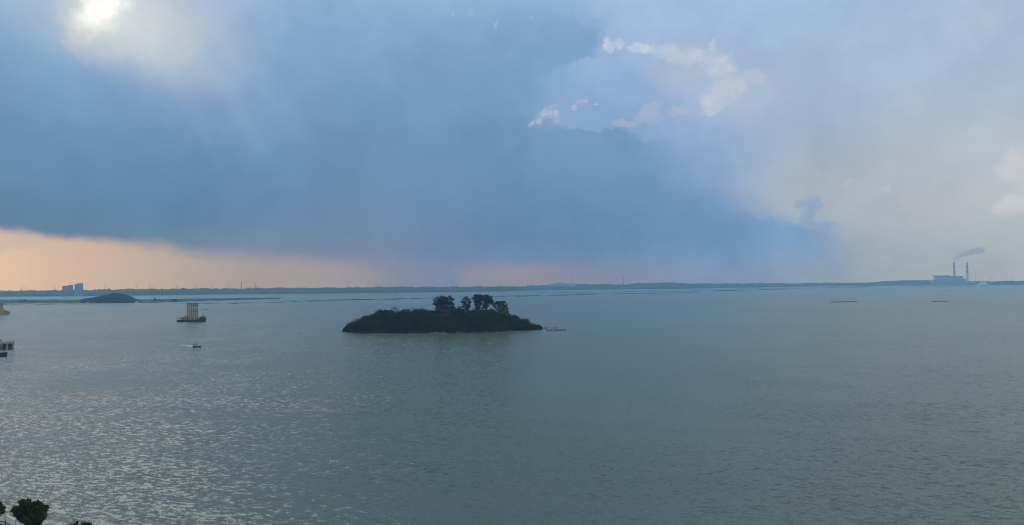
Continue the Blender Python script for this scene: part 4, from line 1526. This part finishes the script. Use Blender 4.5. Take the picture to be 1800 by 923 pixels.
# ------------------------------------------------------------------ pier and pontoon on the left edge
def pier():
    c = ground(0, 614.4)
    s = c.y / F
    e = ground(25, 612.8)
    dirx = Vector((e.x - c.x, (e.y - c.y), 0)).normalized()
    rz = math.atan2(dirx.y, dirx.x)
    t = empty('pier', (e.x, e.y, 0), 'concrete pier head on dark piles, cut by the left edge', 'pier', None, rz)
    L = 34.0
    top = 4.7
    mb = MB()
    mb.box((-L / 2, 3.4, top - .55), (L, 6.8, 1.1))
    mb.build('deck', M_CONC, t)
    mb = MB()
    mb.box((-L / 2, -.17, top - 1.0), (L + .3, .3, .8))
    mb.build('fascia', M_CONC, t)
    for i in range(9):
        x = -.6 - i * 3.05
        mb = MB()
        mb.box((x, .5, 1.65), (1.05, 1.0, 4.0))
        mb.build('pile', M_CONC, t)
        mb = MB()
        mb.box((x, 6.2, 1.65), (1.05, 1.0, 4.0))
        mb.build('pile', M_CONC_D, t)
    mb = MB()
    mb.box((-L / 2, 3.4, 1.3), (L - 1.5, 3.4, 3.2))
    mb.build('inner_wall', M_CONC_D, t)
    for x in (-1.6, -7.0, -15.0):
        mb = MB()
        mb.box((x, -.42, 1.6), (.5, .2, 2.4))
        mb.build('fender', M_DARK, t)
    mb = MB()
    mb.tube([(-6.4, 3, top), (-6.4, 3, top + .9), (-6.4, 3, top + 1.0), (-6.4, 3, top + 1.25)], [.28, .24, .42, .3], 8)
    mb.build('bollard', M_DARK, t)


pier()


def pontoon():
    e = ground(9.5, 626.4)
    t = empty('pontoon', e, 'dark floating pontoon end with tyre fenders, cut by the left edge below the pier', 'pontoon', None, rad(-16))
    mb = MB()
    L = 16
    rings = [[(-L, -1.6, -.3), (-L, -1.8, 2.0), (-L, 1.8, 2.0), (-L, 1.6, -.3)], [(-1.2, -1.6, -.3), (-1.0, -1.8, 2.0), (-1.0, 1.8, 2.0), (-1.2, 1.6, -.3)], [(-.3, -1.1, .1), (0, -1.2, 2.1), (0, 1.2, 2.1), (-.3, 1.1, .1)]]
    mb.loft(rings)
    mb.build('hull', M_HULL, t)
    mb = MB()
    mb.box((-L / 2 - .6, 0, 2.06), (L - 1.4, 3.2, .1))
    mb.build('deck', M_CONC_D, t)
    for x in (-1.6, -3.6, -5.6):
        mb = MB()
        n = 10
        ring = [(x + math.cos(q / n * 6.283) * .5, -1.98, 1.2 + math.sin(q / n * 6.283) * .5) for q in range(n + 1)]
        mb.tube(ring, .17, 6)
        mb.build('tyre_fender', M_DARK, t)
    mb = MB()
    mb.tube([(-2.2, .6, 2.1), (-2.2, .6, 2.8)], .22, 6)
    mb.build('bollard', M_DARK, t)


pontoon()


# ------------------------------------------------------------------ white birds on the island's beach
def egret():
    mb = MB()
    mb.tube([(-.42, 0, .52), (-.25, 0, .58), (0, 0, .66), (.2, 0, .74), (.3, 0, .80)], [.03, .13, .18, .14, .07], 8)     # body
    mb.tube([(.26, 0, .78), (.36, 0, .92), (.31, 0, 1.06), (.36, 0, 1.18), (.43, 0, 1.2)], [.07, .05, .04, .045, .055], 6)    # neck and head
    mb.tube([(.46, 0, 1.2), (.60, 0, 1.17)], [.03, .006], 5)
    for y in (-.05, .05):
        mb.tube([(0.02, y, .55), (0.0, y, .28), (.03, y, 0.0)], [.025, .018, .02], 5)
    return mb


eg = None
for i, (x, y, sc) in enumerate(((720.5, 584.6, 1.5), (729, 584.4, 1.2), (739.6, 587.9, 1.3), (745, 585.6, 1.0), (759.6, 585.4, 1.3), (763.5, 584.2, 1.6), (765.8, 586.9, 1.2), (774, 586.8, 1.1), (778.4, 586.6, 1.2), (781.2, 585.6, 1.7), (783, 586.6, 1.1), (896, 582.6, 1.0), (899, 582.4, 1.0))):
    c = ground(x, y)
    if eg is None:
        o = eg = egret().build('egret', M_FEATHER)
    else:
        o = eg.copy()
        COL.objects.link(o)
    f = ground(x, interp(ISL_WL, x))
    c = Vector((f.x, f.y - 0.5, 0.15)) if y < 586 else Vector((c.x, min(c.y, f.y - .5), 0.1))
    o.location = c
    o.scale = (sc * .75,) * 3
    o.rotation_euler = (0, 0, rad((i * 137) % 360))
    tag(o, ORD[i] + ' white egret from the left on the island beach', 'bird', 'white birds on the island beach')
o = eg.copy()
COL.objects.link(o)
c = at(764.6, 546.6, isl(764.6, 0.38)[0].y - 2)
o.location = c
o.scale = (1.5, 1.5, 1.5)
tag(o, 'white egret perched in the wood under the big domed island tree', 'bird', '')
if 'group' in o:
    del o['group']


# ------------------------------------------------------------------ near shore, bottom left
def near_shore():
    # ground under and in front of the viewer, ending out of sight below the frame
    mb = MB()
    xs = np.linspace(-420, 420, 60)
    prof = [(-400, 2.2), (60, 2.2), (88, 1.9), (95, 1.6), (97.5, -.6)]
    V, Qs = [], []
    for i, x in enumerate(xs):
        for q, (y, z) in enumerate(prof):
            yy = y + (1.6 * wob(x, 3.0, 14.0) - 1.6 if q >= 2 else 0) - (max(0, x + 20) * .05 if q >= 2 else 0)
            V.append((x, yy, z))
        if i:
            for q in range(4):
                Qs.append(((i - 1) * 5 + q, i * 5 + q, i * 5 + q + 1, (i - 1) * 5 + q + 1))
    tag(np_mesh('shore_ground', V, Qs, M_TURF), kind='structure')


near_shore()


def terrace_wall():
    zt = 4.3
    P = [ground(-60, 903.0, zt), ground(9.8, 905.2, zt), ground(27.6, 915.4, zt), ground(48, 927.0, zt), ground(90, 951.0, zt)]
    base = P[1].copy()
    base.z = 1.7
    t = empty('parapet_wall', base, 'white panelled parapet with dark posts at the bottom left corner', 'wall')
    hgt = 0.82
    for a, b in zip(P, P[1:]):
        n = max(1, int((b - a).length / 2.2))
        for i in range(n):
            p0, p1 = a.lerp(b, i / n), a.lerp(b, (i + 1) / n)
            d = p1 - p0
            ang = math.atan2(d.y, d.x)
            mid = (p0 + p1) / 2 - base
            mb = MB()
            mb.box((mid.x, mid.y, zt - base.z - .06 - hgt / 2), (d.length - .16, .07, hgt), ang)
            mb.build('panel', M_WHITE, t)
            mb = MB()
            mb.box((mid.x, mid.y, zt - base.z), (d.length - .15, .14, .09), ang)
            mb.build('top_rail', M_WHITE, t)
            mb = MB()
            mb.box((mid.x, mid.y, zt - base.z - hgt - .14), (d.length - .15, .10, .12), ang)
            mb.build('bottom_rail', M_DARK, t)
            pp = p1 - base
            mb = MB()
            mb.box((pp.x, pp.y, (zt - base.z) / 2 - .15 + .1), (.13, .13, zt - base.z + .3), ang)
            mb.build('post', M_DARK, t)
    # terrace floor inside the parapet
    inner = [Vector((q.x - .25, q.y - .3, 0)) for q in P]
    mb = MB()
    lo = [(q.x - base.x, q.y - base.y, 0.0) for q in inner] + [(inner[-1].x - 12 - base.x, inner[-1].y - 3 - base.y, 0.0), (inner[0].x - base.x, inner[-1].y - 3 - base.y, 0.0)]
    hi = [(x, y, 1.55) for x, y, z in lo]
    mb.loft([lo, hi])
    mb.build('terrace_floor', M_FLOOR, t)


terrace_wall()
G_N = 'trees at the bottom left edge'
pic_tree('broadleaf_tree', 'dark bushy tree standing whole beside the white parapet', (52, 937), 96.0, [(45, 885, 10, 6.5), (60, 888, 12, 8), (71, 896, 9, 9), (36, 897, 10, 8), (54, 899, 16, 10), (30, 904, 6, 6), (44, 909, 13, 8), (66, 907, 12, 8), (58, 916, 12, 8), (76, 903, 6, 6), (42, 919, 8, 6), (64, 925, 10, 8)], 0.27, 4200, M_LEAF_NEAR, G_N, 0.14, ground_z=1.5)
pic_tree('broadleaf_tree', 'brownish tree cut by the left edge behind the white parapet', (-14, 930), 98.6, [(-4, 894, 9, 8), (1, 899, 6.5, 6), (-12, 890, 10, 8), (-18, 900, 12, 10), (0, 905, 6, 5)], 0.26, 2200, M_LEAF_NEAR, G_N, 0.13, ground_z=1.4)
pic_tree('broadleaf_tree', 'leafy treetop just showing at the bottom edge right of the whole tree', (140, 950), 94.0, [(131, 926, 7, 4), (147, 925, 8, 4), (139, 931, 14, 7), (153, 922.5, 3.4, 2.2), (135.4, 919, 0.8, 2.4), (128, 924, 4, 2.6)], 0.16, 3400, M_LEAF_NEAR, G_N, 0.12, ground_z=1.6)
